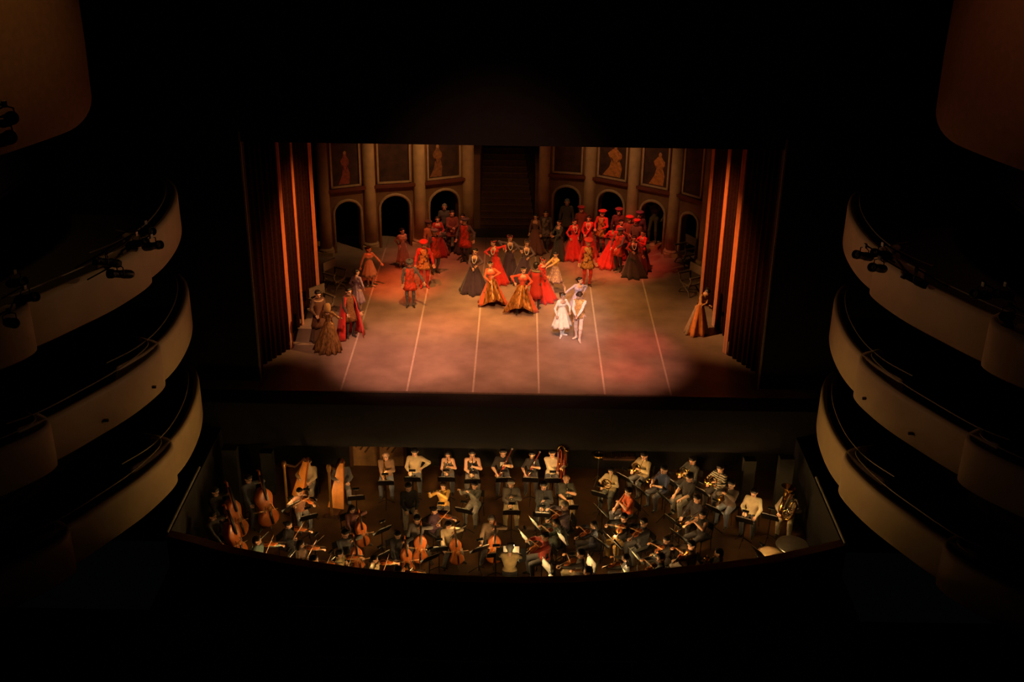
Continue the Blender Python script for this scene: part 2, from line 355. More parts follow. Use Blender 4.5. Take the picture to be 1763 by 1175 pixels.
# ------------------------------------------------------------------ people
def skin(t=0): return mat('skin%d' % t, [(.62, .37, .25), (.5, .28, .18), (.7, .45, .33)][t], .55, var=.06)
def cloth(c, rough=.8, **k): return mat('cloth_%.2f_%.2f_%.2f%s' % (*c, ''.join(sorted(k))), c, rough, var=.15, scale=9, sheen=.2, **k)
HAIRC = {'black': (.012, .009, .008), 'brown': (.05, .026, .015), 'grey': (.22, .21, .2), 'red': (.12, .04, .02)}
def hair_obj(kind, colname, info, parent):
    def mk():
        V, Q, M = blob(HAIR[kind], .013, .008)
        mb = MB(); mb.add(V, Q); return mb.mesh('hair', mat('hair_'+colname, HAIRC[colname], .45, var=.25, scale=60), True)
    return link('hair', cached(('hair', kind, colname), mk), parent, info['head'])
def hat_obj(kind, col, info, parent):
    c = cloth(col)
    def mk():
        mb = MB()
        if kind == 'beret':
            mb.lathe([(.088, .055), (.108, .06), (.108, .085), (.15, .1), (.155, .115), (.13, .14), (.06, .155), (.0, .158)], 18, (0, .015, 0), sy=1.08)
        elif kind == 'cap':
            mb.lathe([(.1, .035), (.113, .04), (.113, .075), (.135, .09), (.13, .115), (.09, .14), (.0, .15)], 16, (0, .02, 0), sy=1.12)
            mb.lathe([(.05, .045), (.075, .05), (.05, .06)], 12, (0, -.095, 0), sx=1.15, sy=.6)
        elif kind == 'band':
            mb.lathe([(.104, .075), (.114, .08), (.116, .1), (.106, .108), (.1, .09)], 18, (0, .02, 0), cap0=False, cap1=False)
        elif kind == 'tiara':
            th = np.linspace(-1.9, 1.9, 15)
            mb.tube([(math.sin(t)*.106, .015-math.cos(t)*.1, .085) for t in th], .006, 5)
            for t in th[4:-4:2]: mb.tube([(math.sin(t)*.106, .015-math.cos(t)*.1, .085), (math.sin(t)*.108, .015-math.cos(t)*.102, .115)], [.006, .003], 4)
        elif kind == 'snood':
            mb.lathe([(.04, -.2), (.1, -.17), (.125, -.08), (.122, .02), (.112, .09), (.08, .135), (.0, .155)], 16, (0, .06, 0), sy=.9)
        return mb.mesh('hat', c, True)
    nm = {'beret': 'beret', 'cap': 'cap', 'band': 'headband', 'tiara': 'tiara', 'snood': 'snood'}[kind]
    return link(nm, cached(('hat', kind, col), mk), parent, info['head'])

def skirt(parent, info, m, z0, z1, r0, r1, folds=9, amp=.09, sh=(0, 0), name='skirt', m2=None, arc=50, front=0, sy=.85, seed=0, lift=0.0):
    """flared skirt lofted from the waist at z0 to the hem at z1 with folds that deepen downwards; sh shifts the hem"""
    s = info['s']; n = 54; th = np.arange(n)*2*math.pi/n; rings = []; K = 9
    ph = rnd.random()*6; r_ = rnd.random()*6; p = info['pel']/s
    for i in range(K):
        t = i/(K-1); e = t**.85
        R = r0+(r1-r0)*e
        f = 1+amp*t*(np.cos(folds*th+ph+.6*np.sin(2*th+r_))+.45*np.cos((folds*2+1)*th+r_))
        zz = z0+(z1-z0)*t+lift*t*np.clip(np.cos(th+math.pi/2-math.radians(front)), 0, 1)**2
        rings.append(np.stack([p[0]+sh[0]*t**1.3+R*f*np.cos(th), p[1]+sh[1]*t**1.3+R*sy*f*np.sin(th), zz+0*th], 1)*s)
    inner = [r*np.array([1, 1, 1]) for r in rings[::-1]]
    c0 = lambda r: r.mean(0)
    inner = [c0(r)+(r-c0(r))*.985 for r in inner]
    a0 = math.radians(-90+front)
    def mf(i, j):
        if m2 is None: return 0
        d = (th[j]-a0+math.pi) % (2*math.pi)-math.pi
        return 1 if abs(d) < math.radians(arc) else 0
    mb = MB(); mb.loft(rings+inner, False, False, mfun=mf)
    return link(name, mb.mesh(name, [m, m2 or m], True), parent)
def tunic(parent, info, m, zb=.72, flare=.26, name='tabard', top=.44):
    """close tunic from the shoulders to the thigh"""
    s = info['s']; up = info['up']; n = 32; th = np.arange(n)*2*math.pi/n; rings = []
    p = info['pel']/s
    def sup(rx, ry): c, q = np.cos(th), np.sin(th); return np.sign(c)*np.abs(c)**.75*rx, np.sign(q)*np.abs(q)**.75*ry
    for z, rx, ry in ((top+.065, .075, .075), (top+.04, .15, .09), (top-.02, .168, .115), (top-.12, .168, .135), (.18, .15, .13), (.08, .155, .135)):
        x, y = sup(rx, ry); rings.append(np.array([up(a, b+.005, z)/s for a, b in zip(x, y)]))
    for t in (.35, .7, 1.0):
        z = p[2]+.04+(zb-p[2]-.04)*t; x, y = sup(.16+(flare-.16)*t, .14+(flare*.78-.14)*t)
        f = 1+.05*t*np.cos(8*th)
        rings.append(np.stack([p[0]+x*f, p[1]+y*f, z+0*th], 1))
    rings = [r*s for r in rings]; rings.append(rings[-1].mean(0)+(rings[-1]-rings[-1].mean(0))*.94)
    rings.append(rings[-1]+np.array([0, 0, .1]))
    mb = MB(); mb.loft(rings, False, False); return link(name, mb.mesh(name, m, True), parent)
def cape(parent, info, m, m_in, zb=.03, R=.42, open_=75, name='cape'):
    s = info['s']; up = info['up']; n = 30; a = np.linspace(math.radians(-90+open_), math.radians(270-open_), n); ro = []
    for i in range(8):
        t = i/7; z = .5-(.5+info['pel'][2]/s-zb)*t; rx = .17+(R-.17)*t**.7; ry = .12+(R*.8-.12)*t**.7
        f = 1+.1*t*np.cos(7*a)
        ro.append(np.array([(up(rx*np.cos(k)*g, ry*np.sin(k)*g, z) if z > .1 else info['pel']+np.array([rx*np.cos(k)*g, ry*np.sin(k)*g, z])*s) for k, g in zip(a, f)]))
    ri = [c+(info['pel']*np.array([1, 1, 0])+np.array([0, 0, 1])*c[:, 2:3]-c)*.04 for c in ro]
    mb = MB(); rings = [np.concatenate([o, i[::-1]]) for o, i in zip(ro, ri)]
    mb.loft(rings, True, True, mfun=lambda i, j: 0 if j < n else 1)
    return link(name, mb.mesh(name, [m, m_in], True), parent)
def pearls(parent, info, col=(.8, .74, .62)):
    up = info['up']; mb = MB(); pts = []
    for t in np.linspace(-1, 1, 15):
        x = .085*math.sin(t*1.57); d = math.cos(t*1.57)
        pts.append(up(x, -.045-.115*d**.5, .47-.23*d))
    mb.tube(pts, .011, 6); return link('pearl_necklace', mb.mesh('pearl_necklace', mat('pearl', col, .3), True), parent)
def shawl(parent, info, m, name='collar'):
    up = info['up']; mb = MB(); pts = [up(.15*math.cos(a), .0+.11*math.sin(a), .46+.02*math.sin(a)) for a in np.linspace(0, 2*math.pi, 15)]
    mb.tube(pts, .035, 7); return link(name, mb.mesh(name, m, True), parent)

def person(loc, heading, label, pose=None, female=False, h=None, top=(.1, .1, .1), bot=(.05, .05, .06), slv=None, shoe=(.02, .018, .016), sk=0,
           hair='short', hc='black', hat=None, sleeve='long', legs=True, vox=.022, curl=.45, neckline=0, cat='person', group=None, gowns=(), tops=None, name='person', bots=None, slvs=None):
    pose = pose or {}
    if not legs and tops is None: bot = top
    if not legs and tops is not None: bots = tops
    h = h or (1.66 if female else 1.8)
    ms = [skin(sk), tops or cloth(top), bots or cloth(bot), cloth(shoe, .5), mat('eye', (.05, .03, .02), .3), mat('lip', (.5, .16, .12), .5), slvs or (cloth(slv) if slv else (tops or cloth(top)))]
    me, info = body(pose, female, h, ms, sleeve, legs, vox, curl, neckline)
    root = thing(name, loc, math.radians(heading), label, cat, group)
    link('body', me, root)
    if hair: hair_obj(hair, hc, info, root)
    if hat: hat_obj(hat[0], hat[1], info, root)
    for g in gowns: g(root, info)
    root['_'] = 0; del root['_']
    return root, info

# ------------------------------------------------------------------ the house: stage, pit, proscenium
M_BLACK = mat('black_paint', (.007, .006, .006), .85, var=.3)
M_FLOOR = mat('dance_floor_vinyl', (.31, .228, .185), .42, var=.2, scale=1.3, spec=.4, bump=.05)
M_TAPE = mat('seam_tape', (.54, .44, .37), .5)
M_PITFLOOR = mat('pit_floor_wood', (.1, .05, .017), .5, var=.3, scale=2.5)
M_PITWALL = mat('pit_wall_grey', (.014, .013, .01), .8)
M_CREAM = mat('parapet_plaster', (.50, .38, .22), .6, var=.06, scale=2)
M_BRASS = mat('brass', (.62, .36, .11), .22, metal=1.0, var=.1)
M_STEEL = mat('steel', (.55, .53, .5), .28, metal=1.0)
M_DWOOD = mat('dark_wood', (.07, .025, .012), .5, var=.3)
M_BLKMETAL = mat('black_metal', (.015, .015, .016), .45, metal=.3)
PITZ = -2.9
def st(name, mb, m, label=None, parent=None, smooth=False):
    o = link(name, mb.mesh(name, m, smooth), parent)
    if parent is None: tag(o, label, None, None, 'structure')
    return o
# stage: black deck with five full two-metre vinyl strips and two part strips, taped at the seams
deck = st('stage_floor', MB().box((0, 9.6, -.74), (28, 20.9, 1.42)), M_BLACK, 'black stage deck with an apron edge above the pit')
for a, b in ((-9.5, -5), (-5, -3), (-3, -1), (-1, 1), (1, 3), (3, 5), (5, 9.5)):
    st('vinyl_strip', MB().box(((a+b)/2, 6.9, -.015), (b-a-.012, 13.8, .03)), M_FLOOR, parent=deck)
for x in (-5, -3, -1, 1, 3, 5):
    st('seam_tape', MB().box((x, 6.2, .001), (.056, 12.4, .004)), M_TAPE, parent=deck)
st('edge_strip', MB().box((0, -.02, -.012), (15.2, .05, .036)), mat('edge_metal', (.4, .3, .22), .4, metal=.6), parent=deck)
deck2 = st('backstage_floor', MB().box((0, 17.5, -.015), (24, 7.3, .03)), mat('backstage_boards', (.05, .042, .035), .7))
# pit
pf = st('pit_floor', MB().box((0.1, -4.2, PITZ-.1), (18.4, 9.6, .2)), M_PITFLOOR, 'brown wooden floor of the orchestra pit')
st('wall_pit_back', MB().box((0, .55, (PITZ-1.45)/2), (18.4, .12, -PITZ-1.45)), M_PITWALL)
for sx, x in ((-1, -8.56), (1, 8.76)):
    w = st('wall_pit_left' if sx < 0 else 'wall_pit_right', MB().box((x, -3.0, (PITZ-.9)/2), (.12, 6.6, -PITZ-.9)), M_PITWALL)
    st('handrail', MB().tube([(x, -3.15, -.86), (x, -6.35, -.86)], .035, 8), mat('dull_rail', (.3, .29, .26), .4), parent=w)
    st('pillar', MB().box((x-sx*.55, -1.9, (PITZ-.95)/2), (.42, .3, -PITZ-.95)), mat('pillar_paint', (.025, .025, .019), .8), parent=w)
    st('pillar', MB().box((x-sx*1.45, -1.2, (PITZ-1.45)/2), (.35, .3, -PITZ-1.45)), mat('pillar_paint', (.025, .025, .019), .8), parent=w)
RAIL = [(-8.5, -6.2), (-7.7, -6.48), (-6.47, -6.95), (-3.75, -7.6), (-1.8, -7.83), (.25, -7.9), (2.2, -7.78), (4.13, -7.45), (6.36, -6.97), (7.6, -6.55), (8.75, -6.1)]
def smooth_path(pts, n=8):
    P = np.array(pts, float); out = []
    for i in range(len(P)-1):
        p0, p1, p2, p3 = P[max(i-1, 0)], P[i], P[i+1], P[min(i+2, len(P)-1)]
        for t in np.arange(n)/n:
            out.append(.5*((2*p1)+(p2-p0)*t+(2*p0-5*p1+4*p2-p3)*t*t+(3*p1-p0-3*p2+p3)*t**3))
    out.append(P[-1]); return np.array(out)
def sweep(plan, prof, closed=True):
    """sweep a profile (outward offset to the right of travel, z) along a plan path"""
    P = np.array(plan, float); rings = []
    for i in range(len(P)):
        t = P[min(i+1, len(P)-1)]-P[max(i-1, 0)]; t /= np.linalg.norm(t)+1e-9; nr = np.array([t[1], -t[0]])
        rings.append(np.array([(*(P[i]+nr*d), z) for d, z in prof]))
    return rings
rp = smooth_path(RAIL)
fw = st('wall_pit_front', MB().loft(sweep(rp, [(0, PITZ), (0, -.95), (.22, -.95), (.22, PITZ)])), M_DWOOD, 'curved dark wooden wall along the audience side of the pit')
st('rail_cap', MB().loft(sweep(rp, [(-.03, -.95), (-.04, -.92), (.0, -.9), (.25, -.9), (.27, -.95)])), mat('rail_varnish', (.16, .03, .018), .4), parent=fw)
# audience side
st('stalls_floor', MB().box((0, -14.6, -2.1), (26, 13.2, .2)), mat('stalls_carpet', (.02, .012, .01), .9))
for x0, x1, px, y0 in ((-5.2, 2.4, 1055, 0), (-4.1, 3.1, 1142, 0)):
    y = G(880, px, -1.3)[1]
    r = thing('row_rail', (0, y, -2.0), 0, 'faint grey rail across the dark stalls, %s' % ('nearer the pit' if px < 1100 else 'farther from the pit'), 'rail')
    link('bar', MB().tube([(x0, .1, .7), ((x0+x1)/2, 0, .7), (x1, .1, .7)], .02, 6).mesh('bar', mat('dull_rail', (.3, .29, .26), .4)), r)
    for x in (x0+.1, (x0+x1)/2, x1-.1): link('post', MB().tube([(x, .05, 0), (x, .05, .7)], .018, 6).mesh('post', mat('dull_rail', (.3, .29, .26), .4)), r)
# proscenium wall with its opening
pw = MB()
pw.box((-11.3, .8, 5), (7.5, .5, 22)); pw.box((11.5, .8, 5), (7.5, .5, 22)); pw.box((.1, .8, 11.75), (15.3, .5, 8.5))
st('wall_front', pw, M_BLACK, 'black proscenium wall around the stage opening')
for i, x in ((1, -7.52), (2, 7.72)):
    st('trim_%d' % i, MB().box((x, .53, 3.9), (.05, .06, 7.8)), mat('proscenium_trim', (.32, .26, .16), .5))
st('wall_left', MB().box((-13.4, -8, 7), (.2, 24, 22)), M_BLACK); st('wall_right', MB().box((13.6, -8, 7), (.2, 24, 22)), M_BLACK)
st('wall_back', MB().box((0, 20.6, 4), (28, .2, 12)), mat('black_masking', (.01, .01, .01), .95))
# pit door, two leaves of diagonal boards in a frame
dr = thing('door_1', (-4.0, .42, PITZ), 0, 'wooden double door with diagonal boards behind the back row of the pit', None, None, 'structure')
M_DOOR = mat('door_wood', (.36, .2, .08), .55, var=.2)
link('door_frame', MB().box((-.85, 0, .85), (.1, .14, 1.7)).box((.85, 0, .85), (.1, .14, 1.7)).box((0, 0, 1.42), (1.8, .14, .09)).box((0, 0, .85), (.07, .14, 1.7)).mesh('door_frame', M_DWOOD), dr)
for sx in (-1, 1):
    leaf = link('door_leaf', MB().box((sx*.42, .03, .7), (.76, .04, 1.4)).mesh('door_leaf', M_DOOR), dr)
    for k in range(4):
        link('board', MB().box((sx*.42+(k-1.5)*.17, -.005, .95), (.05, .03, .75)).mesh('board', M_DWOOD), leaf, Matrix.Translation((sx*.42, 0, .95))@Matrix.Rotation(.6, 4, 'Y')@Matrix.Translation((-sx*.42, 0, -.95)))

# drapes: three striped legs on each side and the border
M_VEL = mat('velvet_oxblood', (.034, .008, .005), .95, var=.35, scale=14, spec=.1)
M_BAND = mat('orange_band', (.78, .2, .05), .75, var=.1, sheen=.2)
M_TRIMV = mat('velvet_gold_stripe', (.055, .024, .009), .9, spec=.1)
def drape(label, p, q, zt, band=True):
    p = np.array(p, float); q = np.array(q, float); L = np.linalg.norm(q-p); u = (q-p)/L; nn = np.array([u[1], -u[0]])
    if nn[0]*p[0] > 0: nn = -nn
    o = thing('stage_drape', (*p, 0), 0, label, 'curtain', 'striped stage drapes')
    def strip(name, s0, s1, amp, off, m, z0=.02, pl=.24, step=.04):
        s = np.arange(s0, s1+1e-6, step); a = off+amp*np.sin(s/pl*2*math.pi)
        f = (u[None]*s[:, None]+nn[None]*a[:, None]); b = f-nn[None]*.03
        ring = lambda z: np.concatenate([np.c_[f, np.full(len(s), z)], np.c_[b[::-1], np.full(len(s), z)]])
        link(name, MB().loft([ring(z0), ring(zt*.5), ring(zt)]).mesh(name, m, True), o)
    strip('velvet', 0, L-.2, .045, 0, M_VEL)
    for k in range(int(L/.5)): strip('gold_stripe', .25+k*.5, .3+k*.5, .045, .012, M_TRIMV, step=.03)
    if band: strip('orange_band', L-.22, L, .015, .06, M_BAND, pl=.4)
    return o
for sd, legs_ in (('left', (((-7.85, .75+.5), (-7.0, 3.0)), ((-7.45, 3.1), G(522, 557)[:2]), ((-7.35, 5.0), G(549, 515)[:2]))),
                  ('right', (((8.0, 1.3), (7.08, 3.12)), ((7.6, 3.2), G(1228, 560)[:2]), ((7.5, 5.5), G(1206, 515)[:2])))):
    for w, (p, q) in zip(('nearest the proscenium', 'in the middle of the three', 'farthest upstage'), legs_):
        drape('oxblood stage drape with orange edge band at the %s, %s' % (sd, w), p, q, 8.6)
bd = thing('border_curtain', (.1, 1.3, 7.3), 0, 'dark red border curtain hanging across the top of the stage', 'curtain')
th = np.arange(0, 15.6, .08)-7.8
ring = lambda y0, z: np.concatenate([np.c_[th, y0+.05*np.sin(th*9), z+0*th+(.0 if z > .5 else .03*np.sin(th*1.7))], np.c_[th[::-1], y0+.06+.05*np.sin(th[::-1]*9), z+0*th]])
link('border_cloth', MB().loft([ring(0, .1), ring(0, 1.6)]).mesh('border_cloth', mat('velvet_black', (.03, .008, .006), .95), True), bd)

# ------------------------------------------------------------------ scenery: palace arcade and stair
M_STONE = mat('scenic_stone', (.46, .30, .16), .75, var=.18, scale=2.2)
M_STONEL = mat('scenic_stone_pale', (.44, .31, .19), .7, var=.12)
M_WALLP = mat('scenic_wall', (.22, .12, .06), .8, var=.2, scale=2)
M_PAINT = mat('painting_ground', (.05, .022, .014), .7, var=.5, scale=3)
M_REDL = mat('red_ledge', (.14, .035, .02), .7)
COLS = {'a': (-7.25, 11.6), 'b': (-5.56, 12.36), 'c': (-3.64, 12.85), 'd': (-1.75, 13.7), 'e': (1.34, 14.41), 'f': (3.19, 14.07), 'g': (4.86, 13.03), 'h': (6.39, 12.04), 'i': (7.5, 10.9)}
ORD = 'left end|second from the left|third from the left|left of the stair|right of the stair|third from the right|second from the right|right end|far right edge'.split('|')
for (k, (x, y)), w in zip(COLS.items(), ORD):
    c = thing('scenic_column', (x, y, 0), 0, 'stone-painted round column of the palace arcade, %s' % w, 'column', 'arcade columns')
    link('base', MB().box((0, 0, .08), (.62, .62, .16)).lathe([(.3, .16), (.31, .22), (.26, .28)], 18).mesh('base', M_STONEL), c)
    link('shaft', MB().lathe([(.235, .26), (.245, 1.5), (.225, 5.2)], 22).mesh('shaft', M_STONE, True), c)
    link('capital', MB().lathe([(.23, 5.2), (.3, 5.35), (.3, 5.42)], 18).box((0, 0, 5.5), (.68, .68, .15)).mesh('capital', M_STONEL), c)
BAYS = []
def bay(k1, k2, label, figure=None):
    p = np.array(COLS[k1]); q = np.array(COLS[k2]); d = q-p; L = np.linalg.norm(d); a = math.atan2(d[1], d[0])
    o = thing('arcade_bay', (*p, 0), a, label, 'scenery', 'arcade bays'); BAYS.append((p, q))
    w = min(.6, L/2-.42); c = L/2; zs = 1.55; N = 14
    inner = [(c-w, .0)]+[(c-w*math.cos(t), zs+w*math.sin(t)) for t in np.linspace(0, math.pi, N)]+[(c+w, .0)]
    outer = [(.0, .0)]+[(max(0, min(L, c-L*.5*math.cos(t)*1.6)), 2.5 if 0 < i < N-1 else zs) for i, t in enumerate(np.linspace(0, math.pi, N))]+[(L, .0)]
    outer[1] = (0, zs); outer[N] = (L, zs); outer[2] = (0, 2.5); outer[N-1] = (L, 2.5)
    mb = MB(); v = [(x, 0, z) for x, z in inner]+[(x, 0, z) for x, z in outer]+[(x, .3, z) for x, z in inner]; n = len(inner)
    f = [(i, i+1, n+i+1, n+i)[::-1] for i in range(n-1)]+[(i, 2*n+i, 2*n+i+1, i+1)[::-1] for i in range(n-1)]
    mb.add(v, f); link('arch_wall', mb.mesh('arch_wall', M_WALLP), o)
    path = [(x-(.04 if i < N//2 else -.04)*0, -.03, z) for i, (x, z) in enumerate(inner)]
    link('arch_moulding', MB().tube([(x+(x-c)/w*.05, -.02, z+(.05 if z > zs else 0)) for x, _, z in path], .06, 6).mesh('arch_moulding', M_STONEL, True), o)
    link('ledge', MB().box((c, -.05, 2.56), (L-.3, .22, .12)).mesh('ledge', M_REDL), o)
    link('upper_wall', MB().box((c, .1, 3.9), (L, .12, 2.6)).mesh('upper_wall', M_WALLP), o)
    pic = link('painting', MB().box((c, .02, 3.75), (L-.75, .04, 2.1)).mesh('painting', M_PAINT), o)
    fr = M_STONEL
    for sx in (-1, 1): link('frame_side', MB().box((c+sx*(L/2-.36), -.01, 3.75), (.07, .09, 2.2)).mesh('frame_side', fr), pic)
    link('frame_foot', MB().box((c, -.01, 2.68), (L-.65, .09, .07)).mesh('frame_foot', fr), pic)
    if figure:
        col, fx, wd = figure; m = mat('painted_figure_%.2f_%.2f' % col[:2], col, .7, var=.4, scale=8)
        pts = [(-.42*wd, 0), (.2*wd, 0), (.24*wd, .5), (.12*wd, .95), (.22*wd, 1.0), (.22*wd, 1.18), (.1*wd, 1.36), (.06, 1.42), (.07, 1.56), (0, 1.64), (-.07, 1.56), (-.06, 1.42), (-.12*wd, 1.36), (-.26*wd, 1.15), (-.22*wd, 1.0), (-.1*wd, .95), (-.2*wd, .45)]
        pv = np.array([(c+fx+x, -.003, 2.76+z*.8) for x, z in pts]); n = len(pv); ctr = np.array([[c+fx, -.003, 3.2]])
        link('painted_figure', MB().add(np.concatenate([pv, ctr]), [(i, (i+1) % n, n) for i in range(n)]).mesh('painted_figure', m), pic)
        link('painted_face', MB().add([(c+fx+.055*math.cos(t), -.005, 4.0+.075*math.sin(t)) for t in np.arange(10)*.628], [tuple(range(10))]).mesh('painted_face', mat('painted_skin', (.45, .24, .12), .7)), pic)
GOLDP = (.5, .2, .05)
bay('a', 'b', 'arcade bay at the far left with a painted lady in faded pink above its arch', ((.3, .07, .05), 0, .7))
bay('b', 'c', 'arcade bay second from the left with a plain dark picture above its arch')
bay('c', 'd', 'arcade bay just left of the stair with a brown gowned figure painted above', ((.24, .1, .04), -.25, .8))
bay('e', 'f', 'arcade bay just right of the stair with a plain dull picture above')
bay('f', 'g', 'arcade bay right of the stair with a wide gold skirt painted above', (GOLDP, .1, 1.3))
bay('g', 'h', 'arcade bay at the right with a gold-gowned lady and train painted above', (GOLDP, .15, 1.0))
bay('h', 'i', 'angled arcade bay at the far right edge in deep shade')
# stair in the middle
stt = thing('scenic_stair', (0, 14.95, 0), 0, 'broad dim stair rising between the two halves of the arcade', 'stairs')
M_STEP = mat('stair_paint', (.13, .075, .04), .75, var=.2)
for i in range(13):
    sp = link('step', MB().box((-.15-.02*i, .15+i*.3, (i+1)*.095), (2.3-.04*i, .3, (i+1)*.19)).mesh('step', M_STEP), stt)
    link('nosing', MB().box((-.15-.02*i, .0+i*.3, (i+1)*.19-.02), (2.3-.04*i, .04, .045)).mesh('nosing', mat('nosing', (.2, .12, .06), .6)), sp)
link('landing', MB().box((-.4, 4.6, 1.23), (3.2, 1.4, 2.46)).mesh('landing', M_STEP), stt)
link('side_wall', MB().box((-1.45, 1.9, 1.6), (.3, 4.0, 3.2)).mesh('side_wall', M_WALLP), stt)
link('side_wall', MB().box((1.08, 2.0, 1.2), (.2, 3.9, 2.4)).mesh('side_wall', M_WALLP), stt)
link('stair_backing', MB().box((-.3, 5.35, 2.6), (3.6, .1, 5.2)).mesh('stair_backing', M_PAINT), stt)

# ------------------------------------------------------------------ balconies
FOOT = [(-9.55, -.3), (-9.08, -1.15), (-8.75, -2.6), (-8.68, -4.2), (-8.9, -5.4), (-9.35, -6.3)]
FOOT2 = [(-9.25, -4.75), (-8.78, -5.0), (-8.68, -5.5), (-8.98, -6.65), (-9.45, -7.7), (-10.0, -8.75), (-10.5, -9.3)]
FOOT3 = [(-10.3, -8.75), (-9.95, -9.1), (-10.2, -9.7), (-10.95, -10.6), (-11.9, -11.6), (-13.2, -12.6)]
PROF = [(-.1, -.02), (.0, .04), (.05, .22), (.07, .45), (.05, .7), (.0, .92), (-.03, 1.02), (-.15, 1.04), (-.17, .9), (-.17, -.02)]
M_RAILG = mat('thin_rail', (.4, .34, .24), .35, metal=.5)
for sd in (-1, 1):
    for ti, (z, tn) in enumerate(((0.0, 'lowest'), (2.8, 'middle'), (5.6, 'upper'))):
        side = 'left' if sd < 0 else 'right'
        b = thing('balcony', (0 if sd < 0 else .25, 0, z), 0, '%s %s balcony with curved cream parapet in three scalloped lobes' % (tn, side), 'balcony', 'balcony tiers')
        def flip(pl): return [(x*-sd, y) for x, y in pl]
        for F in (FOOT, FOOT2, FOOT3):
            pl = smooth_path(flip(F), 6)
            pr = [(d*(1 if sd > 0 else -1)*-1, q) for d, q in PROF]
            par = link('parapet', MB().loft(sweep(pl, pr)).mesh('parapet', M_CREAM, True), b)
            s_ = -1 if sd > 0 else 1
            link('rail', MB().tube([(x, y, 1.13) for x, y in [(p[0]+sd*.12, p[1]) for p in pl]], .016, 5).mesh('rail', M_RAILG), par)
            link('moulding', MB().loft(sweep(pl, [(s_*.02, -.1), (s_*-.05, -.1), (s_*-.06, .03), (s_*.05, .03)])).mesh('moulding', mat('moulding_red', (.12, .03, .02), .6)), par)
        edge = [p for p in flip(FOOT[:-1])+flip(FOOT2[3:-1])+flip(FOOT3[2:])]
        n = len(edge); out_ = [(sd*13.4, -12.6), (sd*13.4, -.3)]
        pts = [(x+sd*.16, y) for x, y in edge]+out_
        v = [(x, y, -.02) for x, y in pts]+[(x, y, -.14) for x, y in pts]; n = len(pts)
        link('floor_slab', MB().add(v, [tuple(range(n)), tuple(range(2*n-1, n-1, -1))]+[(i, (i+1) % n, n+(i+1) % n, n+i) for i in range(n)]).mesh('floor_slab', mat('slab', (.05, .04, .03), .9)), b)
        if ti == 1:
            for x, y in ((-8.75, -5.9), (-9.35, -7.6)):
                link('bracket', MB().box((-sd*(x+.0), y, .3), (.5, .05, .06)).box((-sd*(x-.05), y, .15), (.06, .06, .4)).mesh('bracket', M_DWOOD), b)
    # curved wall panel above the tiers
    pn = [(-10.15, -3.3), (-9.85, -3.9), (-9.95, -5.6), (-10.5, -7.8), (-11.2, -9.2), (-12.2, -10.6)]
    pl = smooth_path([(x*-sd, y) for x, y in pn], 6)
    pl = np.array(pl); rings = []
    for i, (x, y) in enumerate(pl):
        t = i/(len(pl)-1); lo = 9.0+(1.6*(1-min(t*2.6, 1))**2)+.5*t
        rings.append(np.array([(x+sd*.3, y, lo), (x, y, lo+.1), (x-sd*.03, y, 11), (x, y, 15.8), (x+sd*.3, y, 15.8)]))
    link_ = thing('wall_panel', (.0 if sd < 0 else .25, 0, 0), 0, 'tall curved brown wall panel above the %s balconies' % side, 'wall panel', 'upper wall panels')
    link('panel_face', MB().loft(rings).mesh('panel_face', mat('panel_brown', (.22, .12, .05), .7, var=.1), True), link_)

# theatre lanterns on the upper balconies
def lantern(px, py, z, aim, label):
    x, y, z = G(px, py, z)
    o = thing('stage_lantern', (x, y, z), aim, label, 'stage light', 'lanterns on the upper balconies')
    def can():
        mb = MB()
        prof = [(.0, -.3), (.07, -.3), (.095, -.24), (.1, -.05), (.085, .0), (.085, .18), (.105, .2), (.105, .3), (.09, .3), (.085, .22)]
        mb.lathe(prof, 14, cap1=False); return mb.mesh('can', M_BLKMETAL, True)
    T = Matrix.Rotation(math.radians(72), 4, 'X')
    c = link('can', cached('can', can), o, T)
    link('lens', cached('lens', lambda: MB().lathe([(.084, .22), (.06, .25), (.0, .262)], 14).mesh('lens', mat('lens_glass', (.3, .26, .22), .08, metal=.8), True)), c)
    link('yoke', cached('yoke', lambda: MB().tube([(-.125, 0, 0), (-.125, 0, .17), (0, 0, .22), (.125, 0, .17), (.125, 0, 0)], .014, 5).mesh('yoke', M_BLKMETAL)), o)
    link('clamp', cached('clamp', lambda: MB().box((0, 0, .25), (.07, .07, .1)).mesh('clamp', M_STEEL)), o)
    s = 1 if x < 0 else -1
    link('bracket_arm', MB().tube([(0, 0, .27), tuple(np.array(Matrix.Rotation(-aim, 3, 'Z')@Vector((-s*.75, 0, -.15))))], .018, 5).mesh('bracket_arm', M_BLKMETAL), o)
LN = [(185, 452, -60, 'black stage lantern on the upper left balcony, middle cluster, outer'), (208, 472, -40, 'black stage lantern on the upper left balcony, middle cluster, lower'), (236, 420, 70, 'black stage lantern with bright glint on the upper left balcony'),
      (262, 424, 60, 'black stage lantern close beside the glinting one, upper left balcony'), (252, 400, 50, 'black stage lantern above the glinting one, upper left balcony'), (28, 487, 60, 'black stage lantern at the far left, top of its boom'), (45, 514, 70, 'black stage lantern at the far left, middle of its boom'), (18, 556, 40, 'black stage lantern at the far left, foot of its boom'),
      (12, 207, 40, 'black stage lantern high on the left wall panel, upper'), (8, 240, 40, 'black stage lantern high on the left wall panel, lower'),
      (1487, 441, -60, 'black stage lantern with red glint on the upper right balcony'), (1518, 438, -60, 'black stage lantern beside the red glint, upper right balcony'), (1512, 462, -50, 'black stage lantern below the red glint, upper right balcony'),
      (1575, 482, -120, 'long black stage lantern by itself on the upper right balcony'), (1690, 508, -60, 'black stage lantern at the far right, inner of its boom'), (1728, 508, -60, 'black stage lantern at the far right, outer of its boom'), (1735, 545, -40, 'black stage lantern at the far right, lower on its boom')]
